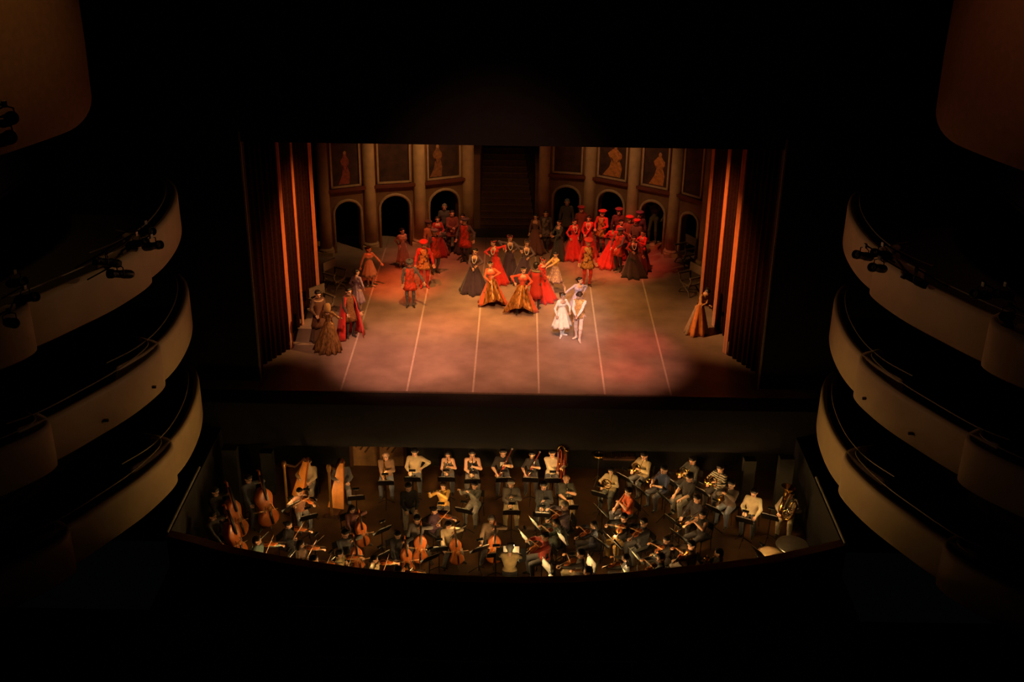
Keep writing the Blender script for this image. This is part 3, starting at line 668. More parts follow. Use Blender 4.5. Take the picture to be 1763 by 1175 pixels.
for px, py, a, lb in LN: lantern(px, py, 6.75 if py > 300 else 11.6, math.radians(a), lb)

# folding armchairs waiting in the wings
def wing_chair(px, py, rz, label):
    x, y, z = G(px, py)
    o = thing('folding_armchair', (x, y, 0), math.radians(rz), label, 'chair', 'chairs in the wings')
    m = mat('old_wood', (.13, .1, .075), .6)
    for yy in (-.22, .22):
        for s in (-1, 1):
            p = [(s*.34*math.cos(t*math.pi), yy, .24+.24*math.sin(-math.pi/2+t*math.pi)) for t in np.linspace(0, 1, 7)]
            link('curved_leg', cached(('cleg', yy, s), lambda: MB().tube([(s*.32, yy, .02), (s*.22, yy, .2), (-s*.1, yy, .38), (-s*.3, yy, .52), (-s*.34, yy, .72)], .03, 6).mesh('curved_leg', m)), o)
    for s in (-1, 1): link('arm_rest', cached(('arm', s), lambda: MB().box((s*.34, 0, .74), (.07, .56, .05)).mesh('arm_rest', m)), o)
    link('seat', cached('wseat', lambda: MB().box((0, 0, .44), (.56, .5, .05)).mesh('seat', m)), o)
    link('backrest', cached('wback', lambda: MB().box((0, .25, .95), (.68, .05, .32)).box((-.32, .25, .7), (.05, .05, .55)).box((.32, .25, .7), (.05, .05, .55)).mesh('backrest', m)), o)
wing_chair(578, 500, 60, 'dim folding armchair in the left wing beside the drapes, upstage one')
wing_chair(556, 547, 50, 'dim folding armchair in the left wing behind the robed man')
wing_chair(1186, 506, -60, 'dim folding armchair in the right wing beside the drapes, nearer one')
wing_chair(1178, 455, -60, 'dim folding armchair in the right wing, farther upstage')

# ------------------------------------------------------------------ orchestra furniture and instruments
M_VARN = mat('varnish', (.42, .115, .022), .28, var=.25, scale=5)
M_VARN2 = mat('varnish_pale', (.5, .2, .05), .3, var=.25, scale=5)
M_EBONY = mat('ebony', (.01, .008, .007), .4)
M_PAPER = mat('paper', (.8, .76, .66), .8, var=.04)
M_BULB = mat('lamp_bulb', (1, .8, .5), .5, emit=((1.0, .62, .24), 110.0))
M_SILVER = mat('silver', (.8, .78, .74), .2, metal=1.0)
M_REDWOOD = mat('maple_red', (.26, .04, .02), .3)
M_CHAIR = mat('chair_black', (.02, .017, .016), .55)
LAMP_W = 21.0

def chair(M, label):
    o = thing('orchestra_chair', M@Vector((0, .06, 0)), M.to_euler()[2], label, 'chair', 'orchestra chairs')
    link('seat', cached('oseat', lambda: MB().box((0, 0, .425), (.42, .42, .04)).mesh('seat', M_CHAIR)), o)
    link('backrest', cached('oback', lambda: MB().box((0, .235, .74), (.4, .03, .2), rx=-.12).mesh('backrest', M_CHAIR)), o)
    for x in (-.18, .18):
        link('back_post', cached(('opost', x), lambda: MB().tube([(x, .2, .42), (x, .24, .84)], .013, 5).mesh('back_post', M_BLKMETAL)), o)
        for y in (-.18, .18): link('leg', cached(('oleg', x, y), lambda: MB().tube([(x*1.12, y*1.12, 0), (x, y, .41)], .013, 5).mesh('leg', M_BLKMETAL)), o)
def stool(M, label):
    o = thing('tall_stool', M@Vector((0, .06, 0)), M.to_euler()[2], label, 'stool', 'tall stools of the bass players')
    link('seat', cached('sseat', lambda: MB().lathe([(.16, .62), (.18, .63), (.18, .67), (.0, .68)], 16).mesh('seat', M_CHAIR)), o)
    for a in range(4):
        c, s = math.cos(a*1.571+.785), math.sin(a*1.571+.785)
        link('leg', cached(('sleg', a), lambda: MB().tube([(.2*c, .2*s, 0), (.12*c, .12*s, .63)], .014, 5).mesh('leg', M_BLKMETAL)), o)
    link('foot_ring', cached('sring', lambda: MB().tube([(.17*math.cos(t), .17*math.sin(t), .25) for t in np.linspace(0, 6.283, 17)], .009, 5).mesh('foot_ring', M_BLKMETAL)), o)

def stand(M, off, desc, h=.74, lamp=True, power=1.0, w=.5, of='of the '):
    o = thing('music_stand', M@Vector(off), M.to_euler()[2], 'black music stand '+of+desc, 'music stand', 'music stands')
    k = round(h, 2)
    for a in range(3):
        c, s = math.cos(a*2.094+.5), math.sin(a*2.094+.5)
        link('foot', cached(('sfoot', a), lambda: MB().tube([(0, 0, .22), (.14*c, .14*s, .12), (.28*c, .28*s, .01)], .011, 5).mesh('foot', M_BLKMETAL)), o)
    link('pole', cached(('spole', k), lambda: MB().tube([(0, 0, .08), (0, 0, h-.02)], .014, 6).mesh('pole', M_BLKMETAL)), o)
    T = Matrix.Translation((0, 0, h))@Matrix.Rotation(math.radians(38), 4, 'X')
    tr = link('desk', cached(('desk', w), lambda: MB().box((0, .0, .12), (w, .012, .34)).mesh('desk', M_BLKMETAL)), o, T)
    link('ledge', cached(('dledge', w), lambda: MB().box((0, .035, -.05), (w, .07, .012)).mesh('ledge', M_BLKMETAL)), tr)
    if lamp:
        arm = link('lamp_arm', cached('larm', lambda: MB().tube([(0, -.01, .28), (0, .03, .36), (0, .18, .375)], .007, 5).mesh('lamp_arm', M_BLKMETAL)), tr)
        hd = link('lamp_hood', cached('lhood', lambda: MB().box((0, .2, .37), (.2, .08, .03), taper=.7).mesh('lamp_hood', M_BLKMETAL)), tr)
        link('lamp_tube', cached('ltube', lambda: MB().box((0, .2, .351), (.16, .04, .006)).mesh('lamp_tube', M_BULB)), tr)
        l = bpy.data.lights.get('stand_lamp_%.1f' % power)
        if not l:
            l = bpy.data.lights.new('stand_lamp_%.1f' % power, 'SPOT'); l.energy = LAMP_W*power; l.color = (1, .47, .145); l.spot_size = 1.75; l.spot_blend = .7; l.shadow_soft_size = .04
        lo = bpy.data.objects.new('stand_lamp', l); COL.objects.link(lo); lo.parent = tr; lo.location = (0, .2, .34)
        lo.rotation_euler = (math.radians(32), 0, 0)
    def pap():
        x = np.linspace(-.21, .21, 9); y = .008+.012*np.abs(np.sin(x/.21*math.pi)); r = []
        for z in (-.042, .335): r.append(np.concatenate([np.c_[x, y+.004, z+0*x], np.c_[x[::-1], y[::-1], z+0*x]]))
        return MB().loft(r).mesh('sheet_music', M_PAPER)
    sh = link('sheet_music', cached('sheet', pap)); sh.matrix_world = Matrix.Translation(M@Vector(off))@Matrix.Rotation(M.to_euler()[2], 4, 'Z')@T
    tag(sh, 'open sheet music '+of+desc, 'sheet music', 'sheet music on the stands')

OUTL = [(0, .03), (.012, .13), (.06, .22), (.16, .285), (.26, .275), (.36, .21), (.44, .175), (.52, .175), (.6, .205), (.7, .235), (.8, .225), (.9, .16), (.97, .09), (1, .05)]
def fiddle_parts(sc, thick, varn):
    th = np.arange(14)*2*math.pi/14; c, s = np.cos(th), np.sin(th)
    sq = lambda w, t: np.stack([np.sign(c)*np.abs(c)**.6*w, np.sign(s)*np.abs(s)**.45*t], 1)
    b = MB(); rings = []
    for z, w in OUTL:
        q = sq(w, thick/2*(.75 if z < .005 or z > .99 else 1)); rings.append(np.c_[q, np.full(14, z)]*sc)
    b.loft(rings); T = thick/2
    parts = [('soundbox', b, varn)]
    parts.append(('neck', MB().box(tuple(np.array((0, -T+.02, 1.18))*sc), tuple(np.array((.05, .045, .4))*sc)).tube(np.array([(0, -T+.02, 1.36), (0, -T+.0, 1.46), (0, -T+.04, 1.5), (0, -T+.07, 1.47)])*sc, .028*sc, 6), M_DWOOD if sc < .5 else varn))
    parts.append(('fingerboard', MB().box(tuple(np.array((0, -T-.035, 1.02))*sc), tuple(np.array((.065, .02, .66))*sc)), M_EBONY))
    parts.append(('tailpiece', MB().box(tuple(np.array((0, -T-.03, .22))*sc), tuple(np.array((.06, .02, .34))*sc)), M_EBONY))
    parts.append(('bridge', MB().box(tuple(np.array((0, -T-.035, .46))*sc), tuple(np.array((.12, .012, .09))*sc)), M_VARN2))
    f = MB()
    for sx in (-1, 1): f.tube(np.array([(sx*.085, -T-.004, .56), (sx*.095, -T-.006, .5), (sx*.125, -T-.006, .44), (sx*.135, -T-.004, .38)])*sc, .008*sc, 4)
    parts.append(('sound_holes', f, M_EBONY))
    g = MB()
    for x in (-.02, -.007, .007, .02): g.tube(np.array([(x, -T-.05, .36), (x*1.4, -T-.085, .46), (x*.6, -T-.05, 1.38)])*sc, .0025*sc, 3)
    parts.append(('strings', g, M_STEEL))
    return parts
def bow(M, p, q, label):
    p = Vector(p); q = Vector(q); d = q-p
    o = thing('bow', M@p, 0, label, 'bow', 'bows of the string players')
    R = M.to_3x3(); d2 = R@d
    mb = MB().tube([(0, 0, 0), tuple(d2*.5+Vector((0, 0, .012))), tuple(d2)], [.007, .006, .004], 5)
    link('stick', mb.mesh('stick', M_VARN2), o)
    link('bow_hair', MB().tube([tuple(d2*.04+Vector((0, 0, -.02))), tuple(d2*.98+Vector((0, 0, -.012)))], .004, 4).mesh('bow_hair', M_PAPER), o)
    link('frog', MB().box(tuple(d2*.05+Vector((0, 0, -.012))), (.03, .03, .02)).mesh('frog', M_EBONY), o)
def put(name, M, ref, zdir, ydir, parts, label, cat='instrument', group=None):
    """instrument whose own frame stands at ref in the player's frame"""
    F = Matrix(frame(zdir, ydir).tolist()).to_4x4()
    o = thing(name, (0, 0, 0), 0, label, cat, group); o.matrix_world = M@Matrix.Translation(ref)@F
    for nm, mb, m in parts:
        if isinstance(mb, bpy.types.Mesh): link(nm, mb, o)
        else: link(nm, cached((name, nm, m.name if m else '', id(parts)), lambda: mb.mesh(nm, m, True)), o)
    return o
FAM = {}
def fam(key, fn):
    if key not in FAM: FAM[key] = fn()
    return FAM[key]
def coil(r, c, n=20, turns=1.0, ax='xz', rise=0.0):
    return [(c[0]+r*math.cos(t), c[1]+rise*t, c[2]+r*math.sin(t)) for t in np.linspace(0, turns*2*math.pi, n)]
def bell(r, L, r0=.008):
    return [(r0, 0), (r0*1.4, L*.5), (r0*2.2, L*.72), (r*.42, L*.88), (r*.72, L*.96), (r, L), (r*.94, L*1.0), (r*.6, L*.94)]
def woodwind(L, r, m, keys, br, taper=1.0):
    k = MB()
    for i in range(9):
        z = -L*(.12+.085*i); k.lathe([(r*1.35, z-.006), (r*1.45, z), (r*1.35, z+.006)], 8); k.box((0, -r*1.2, z+.02), (.012, .008, .03))
    return [('tube_body', MB().tube([(0, 0, 0), (0, 0, -L*.85)], [r, r*taper], 8), m), ('keywork', k, keys), ('bell', MB().lathe([(r*taper, -L*.84), (r*taper*1.2, -L*.92), (br, -L), (br*.8, -L)], 12), m), ('mouthpiece', MB().tube([(0, 0, .0), (0, .0, .05)], [r*.8, r*.4], 6), M_EBONY)]
def flute_parts():
    k = MB()
    for i in range(12): k.lathe([(.013, -.2-.03*i), (.014, -.19-.03*i), (.013, -.18-.03*i)], 8)
    return [('tube_body', MB().tube([(0, 0, .03), (0, 0, -.64)], .0095, 8), M_SILVER), ('keywork', k, M_SILVER), ('lip_plate', MB().box((0, -.006, -.04), (.02, .012, .035)), M_SILVER)]
def bassoon_parts():
    return [('bass_joint', MB().tube([(0, 0, -.55), (0, 0, .7)], [.03, .02], 8), M_REDWOOD), ('wing_joint', MB().tube([(.04, 0, -.5), (.04, 0, .15)], [.02, .018], 8), M_REDWOOD), ('boot', MB().box((.02, 0, -.45), (.09, .05, .3)), M_REDWOOD),
            ('bell_ring', MB().lathe([(.022, .68), (.03, .7), (.028, .72)], 10), M_PAPER), ('bocal', MB().tube([(.04, 0, .15), (.05, .02, .22), (.06, .1, .24), (.06, .2, .2)], .005, 5), M_SILVER),
            ('keywork', MB().box((.02, -.035, -.2), (.03, .012, .3)).box((.0, -.03, .25), (.015, .012, .35)).box((.05, -.03, -.0), (.015, .012, .2)), M_SILVER)]
def contrabassoon_parts():
    return [('main_tubes', MB().tube([(-.09, 0, -.6), (-.09, 0, .55), (-.045, 0, .62), (0, 0, .55), (0, 0, -.55), (.045, 0, -.62), (.09, 0, -.55), (.09, 0, .5)], .03, 8), M_REDWOOD), ('top_bow', MB().tube([(.09, 0, .5), (.09, 0, .66), (.03, 0, .74), (-.05, 0, .74), (-.1, 0, .66), (-.1, 0, .5)], .032, 8), M_BRASS),
            ('bell', MB().lathe([(.03, .1), (.035, .4), (.05, .58), (.08, .66), (.07, .66)], 12, (.15, 0, 0)), M_BRASS), ('keywork', MB().box((-.045, -.05, .1), (.03, .015, .5)).box((.045, -.05, -.15), (.03, .015, .5)).lathe([(.03, -.2), (.034, -.19), (.03, -.18)], 8, (-.09, -.03, 0)).lathe([(.03, .2), (.034, .21), (.03, .22)], 8, (0, -.03, 0)), M_BRASS), ('endpin', MB().tube([(0, 0, -.62), (0, 0, -.8)], .008, 5), M_STEEL)]
def horn_parts():
    return [('coil', MB().tube(coil(.16, (0, 0, 0), 26, 1.9, rise=.006), .011, 6), M_BRASS), ('valve_tubes', MB().tube(coil(.07, (.02, .02, 0), 14), .009, 6).tube(coil(.045, (.05, -.02, .03), 12), .009, 6).tube([(-.1, 0, .02), (.1, 0, -.05)], .009, 6), M_BRASS),
            ('bell', MB().loft([np.array([(-.12-d*.75+r*math.cos(a)*.55, .06+r*math.sin(a)*.9, -.1-d*.5+r*math.cos(a)*-.8) for a in np.arange(16)*.3927]) for r, d in ((.015, -.06), (.03, .0), (.07, .06), (.15, .11), (.14, .105))], False, False), M_BRASS),
            ('mouthpipe', MB().tube([(.13, 0, .08), (.12, .1, .2), (.1, .2, .28)], [.008, .006, .01], 6), M_BRASS), ('valve_block', MB().box((.03, .0, .0), (.09, .05, .07)), M_SILVER)]
def trumpet_parts():
    return [('bell', MB().lathe(bell(.062, .3), 14, (0, 0, -.5+.02)), M_BRASS) if False else ('bell', MB().loft([np.array([(r*math.cos(a), r*math.sin(a), -.18-z) for a in np.arange(14)*.4488]) for r, z in bell(.062, .3)], False, False), M_BRASS),
            ('tubing', MB().tube([(0, 0, 0), (0, 0, -.38), (0, .03, -.42), (0, .06, -.38), (0, .06, -.1), (0, .03, -.06), (0, 0, -.1)], .0065, 6), M_BRASS), ('valves', MB().lathe([(.012, -.07), (.012, .06), (.005, .07), (.009, .1)], 8, (0, .03, -.2)).lathe([(.012, -.07), (.012, .06)], 8, (0, .03, -.23)).lathe([(.012, -.07), (.012, .06)], 8, (0, .03, -.26)), M_SILVER), ('mouthpiece', MB().tube([(0, 0, 0), (0, 0, .05), (0, 0, .07)], [.006, .008, .013], 8), M_SILVER)]
def trombone_parts():
    return [('slide', MB().tube([(0, 0, 0), (0, 0, -.95), (.04, 0, -1.0), (.08, 0, -.95), (.08, 0, -.1)], .0075, 6), M_BRASS), ('bell_section', MB().tube([(.08, 0, -.1), (.08, .05, .1), (.08, .12, .2), (.08, .16, .1), (.08, .16, -.2)], .01, 6).loft([np.array([(.08+r*math.cos(a), .16+r*math.sin(a), -.15-z) for a in np.arange(16)*.3927]) for r, z in bell(.105, .4, .01)], False, False), M_BRASS), ('mouthpiece', MB().tube([(0, 0, 0), (0, 0, .06)], [.008, .015], 8), M_SILVER), ('brace', MB().tube([(0, 0, -.12), (.08, 0, -.12)], .006, 5), M_BRASS)]
def tuba_parts():
    return [('main_bow', MB().tube([(-.17, 0, .35), (-.19, 0, -.05), (-.12, 0, -.22), (.0, 0, -.27), (.12, 0, -.22), (.18, 0, -.05), (.18, 0, .3), (.12, 0, .38), (.05, 0, .3), (.05, 0, -.1)], [.06, .055, .05, .05, .047, .042, .036, .03, .026, .024], 10), M_BRASS), ('bell', MB().lathe([(.06, .33), (.08, .5), (.12, .62), (.19, .7), (.21, .72), (.19, .715), (.1, .6)], 18, (-.17, 0, 0)), M_BRASS),
            ('valves', MB().lathe([(.022, -.1), (.022, .12), (.008, .13), (.014, .16)], 8, (.0, -.05, .0)).lathe([(.022, -.1), (.022, .12)], 8, (.05, -.05, .0)).lathe([(.022, -.1), (.022, .12)], 8, (.1, -.05, .0)), M_SILVER), ('inner_tubes', MB().tube(coil(.09, (0, -.02, -.05), 16), .016, 6).tube(coil(.06, (.06, -.03, .1), 14), .014, 6), M_BRASS), ('mouthpipe', MB().tube([(.05, 0, .3), (.06, .1, .36), (.05, .18, .38)], [.012, .01, .014], 6), M_SILVER)]
def sax_parts():
    return [('conical_body', MB().tube([(0, 0, .25), (0, 0, -.1), (0, 0, -.42), (0, -.05, -.52), (0, -.13, -.5), (0, -.17, -.38), (0, -.2, -.22)], [.012, .022, .035, .042, .05, .06, .085], 10), M_BRASS), ('neck', MB().tube([(0, 0, .25), (0, .01, .31), (0, .08, .34), (0, .15, .31)], [.012, .011, .009, .007], 6), M_BRASS), ('keywork', MB().box((.03, -.0, -.05), (.015, .02, .4)).lathe([(.03, -.2), (.034, -.19), (.03, -.18)], 8).lathe([(.028, .0), (.03, .01), (.028, .02)], 8).box((0, -.045, -.2), (.03, .01, .2)), M_BRASS), ('mouthpiece', MB().tube([(0, .14, .315), (0, .2, .29)], [.01, .006], 6), M_EBONY)]
def harp(M, ref, label, turn=0.0):
    o = thing('concert_harp', M@Vector(ref), M.to_euler()[2]+turn, label, 'harp', 'concert harps')
    sb = []
    for t in np.linspace(0, 1, 7):
        w = .25-.17*t; p = np.array([0, .08+.55*t, .12+1.22*t]); sb.append(np.array([p+(w, -.02, .01), p+(w*.85, .1, .06), p+(0, .14, .08), p+(-w*.85, .1, .06), p+(-w, -.02, .01)]))
    link('sound_box', MB().loft(sb).mesh('sound_box', M_VARN, False), o)
    bd_ = []
    for t in np.linspace(0, 1, 7):
        w = .245-.17*t; p = np.array([0, .075+.55*t, .13+1.22*t]); bd_.append(np.array([p+(-w, -.02, .0), p+(w, -.02, 0), p+(w, -.032, -.004), p+(-w, -.032, -.004)]))
    link('sound_board', MB().loft(bd_).mesh('sound_board', mat('harp_board', (.78, .32, .06), .4), False), o)
    link('column', MB().lathe([(.07, .1), (.05, .2), (.04, .3), (.038, 1.55), (.055, 1.6), (.075, 1.72), (.06, 1.8), (.0, 1.82)], 12, (0, -.28, 0)).mesh('column', mat('gilt', (.5, .27, .08), .35, metal=.7), True), o)
    link('neck', MB().tube([(0, .64, 1.36), (0, .55, 1.5), (0, .38, 1.45), (0, .15, 1.42), (0, -.08, 1.58), (0, -.28, 1.72)], [.05, .05, .045, .04, .045, .05], 8).mesh('neck', M_DWOOD, True), o)
    link('pedestal', MB().box((0, -.05, .06), (.42, .55, .12), taper=.85).mesh('pedestal', M_DWOOD), o)
    g = MB()
    for i in range(22):
        t = i/21; y = .1+.5*t; zb = .14+1.22*t*.97; zt = 1.44+.16*max(0, (.25-t))*2; g.tube([(0, y-.03, zb), (0, y-.3*(1-t)*.9, zt)], .0012, 3)
    so = link('strings', g.mesh('strings', M_VARN), o); so['kind'] = 'stuff'
def timpani(px, py, label, R=.4, pedal=True, col=(.42, .36, .27)):
    x, y, z = G(px, py, PITZ+.85); o = thing('timpani', (x, y, PITZ), rnd.random(), label, 'drum', 'kettledrums')
    link('kettle', MB().lathe([(.12, .3), (.25, .34), (R*.92, .55), (R, .78), (R, .82)], 24).mesh('kettle', mat('copper', (.35, .13, .05), .3, metal=1.0), True), o)
    link('drum_head', MB().lathe([(R*1.0, .83), (R*.98, .85), (0, .852)], 24).mesh('drum_head', mat('calf_skin_%.2f' % col[0], col, .6), False), o)
    link('hoop', MB().tube([(R*1.02*math.cos(t), R*1.02*math.sin(t), .83) for t in np.linspace(0, 6.2832, 25)], .016, 6).mesh('hoop', M_STEEL), o)
    for a in range(4):
        c, s = math.cos(a*1.571), math.sin(a*1.571); link('leg', MB().tube([(R*1.03*c, R*1.03*s, .8), (R*.95*c, R*.95*s, .4), (R*.8*c, R*.8*s, 0)], .018, 5).mesh('leg', M_BLKMETAL), o)
    link('pedal_base', MB().box((0, 0, .15), (.3, .3, .3), taper=.7).mesh('pedal_base', M_BLKMETAL), o)

MOUTH = (0, -.125, 1.135)
INST = {}
def play(inst, M, desc, s, info):
    S = Matrix.Scale(s, 4); M = M@S
    if inst in ('violin', 'viola'):
        sc = .37 if inst == 'violin' else .43
        d = unit((.52, -.82, -.12)); n = unit((-.25, .05, 1))
        put(inst, M, (.06, -.13, 1.085), d, -n, fam(inst, lambda: fiddle_parts(sc, .13, M_VARN)), 'reddish varnished %s of the %s' % (inst, desc), inst, inst+'s in the pit')
        q = np.array((.06, -.13, 1.13))+d*.2
        bow(M, (-.3, -.34, 1.0), tuple(np.array((-.3, -.34, 1.0))+unit(q+(0, 0, .03)-np.array((-.3, -.34, 1.0)))*.7), 'thin bow of the '+desc)
    elif inst == 'cello':
        d = unit((.07, .36, 1)); o = put('cello', M, (0, -.62, .2), d, (0, 1, -.36), fam('cello', lambda: fiddle_parts(.76, .22, M_VARN)+[('endpin', MB().tube([(0, 0, .02), (0, .0, -.2)], .006, 5), M_STEEL)]), 'glossy orange-brown cello of the '+desc, 'cello', 'cellos')
        bow(M, (-.34, -.5, .66), (.36, -.62, .56), 'cello bow of the '+desc)
    elif inst == 'bass':
        d = unit((.0, .28, 1)); put('double_bass', M, (.12, -.66, .16), d, (0, 1, -.28), fam('bass', lambda: fiddle_parts(1.12, .24, M_VARN)+[('endpin', MB().tube([(0, 0, .02), (0, 0, -.15)], .009, 5), M_STEEL)]), 'large brown double bass leaning against the '+desc, 'double bass', 'double basses')
        bow(M, (-.34, -.56, .72), (.34, -.78, .66), 'bass bow of the '+desc)
    elif inst == 'flute': put('flute', M, (.08, -.135, 1.135), (1, .1, .04), (0, 1, 0), fam('flute', flute_parts), 'silver flute raised by the '+desc, 'flute')
    elif inst == 'clarinet': put('clarinet', M, (0, -.135, 1.12), (0, .55, 1), (0, 1, -.5), fam('clarinet', lambda: woodwind(.62, .014, M_EBONY, M_SILVER, .036)), 'black clarinet of the '+desc, 'clarinet')
    elif inst == 'oboe': put('oboe', M, (0, -.135, 1.12), (0, .75, 1), (0, 1, -.7), fam('oboe', lambda: woodwind(.6, .011, M_EBONY, M_SILVER, .022, 1.3)), 'slim black oboe played by the '+desc, 'oboe')
    elif inst == 'bassoon': put('bassoon', M, (-.02, -.3, .86), (.42, .02, 1), (0, 1, 0), fam('bassoon', bassoon_parts), 'dark red bassoon of the '+desc, 'bassoon')
    elif inst == 'contrabassoon': put('contrabassoon', M, (.26, -.2, .82), (0, .05, 1), (0, 1, 0), fam('contrabassoon', contrabassoon_parts), 'tall contrabassoon of the '+desc, 'bassoon')
    elif inst == 'horn': put('french_horn', M, (-.02, -.31, .88), (0, 0, 1), (0, 1, 0), fam('horn', horn_parts), 'brass french horn of the '+desc, 'horn', 'french horns')
    elif inst == 'trumpet': put('trumpet', M, (0, -.14, 1.12), (0, 1, .22), (0, -.2, 1), fam('trumpet', trumpet_parts), 'brass trumpet held by the '+desc, 'trumpet', 'trumpets')
    elif inst == 'trombone': put('trombone', M, (-.02, -.14, 1.1), (.25, 1, .42), (0, -.4, 1), fam('trombone', trombone_parts), 'brass trombone held by the '+desc, 'trombone', 'trombones')
    elif inst == 'tuba': put('tuba', M, (.02, -.3, .82), (.15, .12, 1), (0, 1, 0), fam('tuba', tuba_parts), 'large brass tuba in the lap of the '+desc, 'tuba')
    elif inst == 'sax': put('saxophone', M, (-.04, -.3, .86), (.0, .12, 1), (0, 1, 0), fam('sax', sax_parts), 'brass saxophone held by the '+desc, 'saxophone')
HPOSE = {
 'violin': dict(L=(-.28, -.33, 1.0), R=(.25, -.5, 1.0), pR=(.6, 0, -1), hy=18, hp=10), 'viola': dict(L=(-.28, -.33, .98), R=(.27, -.54, 1.0), pR=(.6, 0, -1), hy=18, hp=12),
 'cello': dict(L=(-.32, -.48, .68), R=(.1, -.26, 1.04), pL=(-1, .2, -.2), pR=(1, -.1, 0), fL=(-.3, -.4, 0, -20), fR=(.3, -.4, 0, 20), hp=12, lean=6),
 'bass': dict(L=(-.3, -.5, .76), R=(.14, -.32, 1.42), pL=(-1, .2, -.2), pR=(1, 0, -.3), pel=(0, .02, .78), fL=(-.2, -.3, 0, -15), fR=(.22, -.2, 0, 15), hp=10),
 'flute': dict(L=(-.4, -.2, 1.08), R=(-.08, -.26, 1.09), pL=(-.7, .1, -.9), pR=(.8, -.3, -.8), hy=-12, hp=6), 'clarinet': dict(L=(-.05, -.36, .76), R=(.05, -.27, .93), hp=10), 'oboe': dict(L=(-.05, -.42, .78), R=(.05, -.32, .92), hp=8),
 'bassoon': dict(L=(-.2, -.28, .68), R=(.06, -.33, .98), hp=6), 'contrabassoon': dict(L=(.12, -.28, .75), R=(.3, -.28, .92), hy=14, hp=8), 'horn': dict(L=(-.2, -.26, .74), R=(.1, -.3, .9), hp=14),
 'trumpet': dict(L=(-.05, -.33, 1.07), R=(.05, -.33, 1.07), pL=(-1, .2, -.7), pR=(1, .2, -.7), hp=4), 'trombone': dict(L=(-.12, -.52, .98), R=(.06, -.28, 1.04), pR=(1, .2, -.5), hp=6), 'tuba': dict(L=(-.2, -.3, .72), R=(.18, -.3, .86), hp=4),
 'sax': dict(L=(-.08, -.36, .62), R=(.03, -.33, .88), hp=12), 'none': dict(hp=14), 'hip': dict(L=(-.12, -.4, .78), R=(.22, .02, .68), pR=(1, .1, 0), hp=16), 'harp': dict(L=(-.16, -.42, .92), R=(.16, -.44, .84), hp=12)}
def musician(px, py, heading, desc, inst, top=(.02, .02, .022), bot=(.03, .03, .035), female=False, std=(0, -.82, 0), sh=.74, power=1.0, pose=None, seat='chair', h=None, cat='person', **kw):
    s = (h or (1.68 if female else 1.8))/1.75
    hz = .645+HPOSE[inst].get('pel', (0, 0, .55))[2]
    x, y, z = G(px, py, PITZ+hz*s)
    M = Matrix.Translation((x, y, PITZ))@Matrix.Rotation(math.radians(heading), 4, 'Z')
    po = dict(sit=True, loose=True); po.update(HPOSE[inst]); po.update(pose or {})
    o, info = person((x, y, PITZ), heading, 'seated '+desc, po, female, h or (1.68 if female else 1.8), top, bot, curl=.8 if inst not in ('none', 'hip') else .4, name='person', cat='person', group='orchestra players', **kw)
    if seat == 'chair': chair(M, 'black chair under the '+desc)
    elif seat == 'stool': stool(M, 'tall stool under the '+desc)
    if std: stand(M, std, desc, sh, True, power)
    play(inst, M, desc, s, info)
    return o, info, M

def glockenspiel(px, py, label):
    x, y, z = G(px, py, PITZ+.95); o = thing('glockenspiel', (x, y, PITZ), 0, label, 'percussion')
    link('frame', MB().box((0, 0, .86), (1.0, .4, .06)).mesh('frame', M_DWOOD), o)
    for i in range(14):
        link('bar', cached(('gbar', i), lambda: MB().box((-.45+i*.069, 0, .91), (.05, .34-.012*i, .02)).mesh('bar', M_BRASS)), o)
    for sx in (-1, 1):
        for sy in (-1, 1): link('leg', MB().tube([(sx*.45, sy*.16, 0), (sx*.45, sy*.16, .84)], .018, 5).mesh('leg', M_BLKMETAL), o)
def cymbal(px, py, label):
    x, y, z = G(px, py, PITZ+1.05); o = thing('cymbal_stand', (x, y, PITZ), 0, label, 'cymbal')
    link('cymbal', MB().lathe([(.24, 1.05), (.1, 1.075), (.05, 1.085), (.0, 1.11)], 22).lathe([(.24, 1.048), (.0, 1.09)], 22).mesh('cymbal', M_BRASS, True), o)
    link('pole', MB().tube([(0, 0, .1), (0, 0, 1.15)], .012, 6).mesh('pole', M_STEEL), o)
    for a in range(3): link('foot', MB().tube([(0, 0, .3), (.25*math.cos(a*2.1), .25*math.sin(a*2.1), .01)], .01, 5).mesh('foot', M_STEEL), o)

# ------------------------------------------------------------------ dancers on the stage
GRP = 'dancers on stage'
C_RED = (.62, .025, .018); C_DRED = (.34, .018, .014); C_PLUM = (.04, .022, .042); C_GREY = (.11, .105, .12); C_RUST = (.55, .09, .03); C_GOLD = (.5, .27, .07)
BRO = mat('gold_brocade', (.46, .22, .06), .55, var=.4, scale=18, brocade=((.1, .03, .015), 11))
BRO_R = mat('red_brocade', (.6, .055, .02), .6, var=.3, scale=14, brocade=((.28, .04, .015), 9))
BRO_D = mat('dark_brocade', (.16, .13, .12), .6, var=.3, scale=14, brocade=((.03, .02, .02), 9))
SATIN_G = mat('gold_satin', (.36, .16, .04), .3, var=.8, scale=14, metal=.4, streak=True)
SATIN_B = mat('bronze_lame', (.3, .16, .06), .35, var=.7, scale=22, metal=.45, streak=True)
PRINT = mat('lilac_print', (.36, .24, .3), .75, var=.3, scale=30, brocade=((.6, .45, .38), 26))
def D(px, py, heading, label, pose=None, **k): return person(G(px, py), heading, label, pose, cat='person', group=GRP, **k)
def gown(c, r=.5, z0=1.07, sh=(0, 0), m2=None, arc=50, front=0, folds=8, amp=.19, lift=0.0, m=None):
    return lambda r_, i: skirt(r_, i, m or cloth(c), z0, .015, .125, r, folds, amp, sh, 'gown_skirt', m2, arc, front, lift=lift)
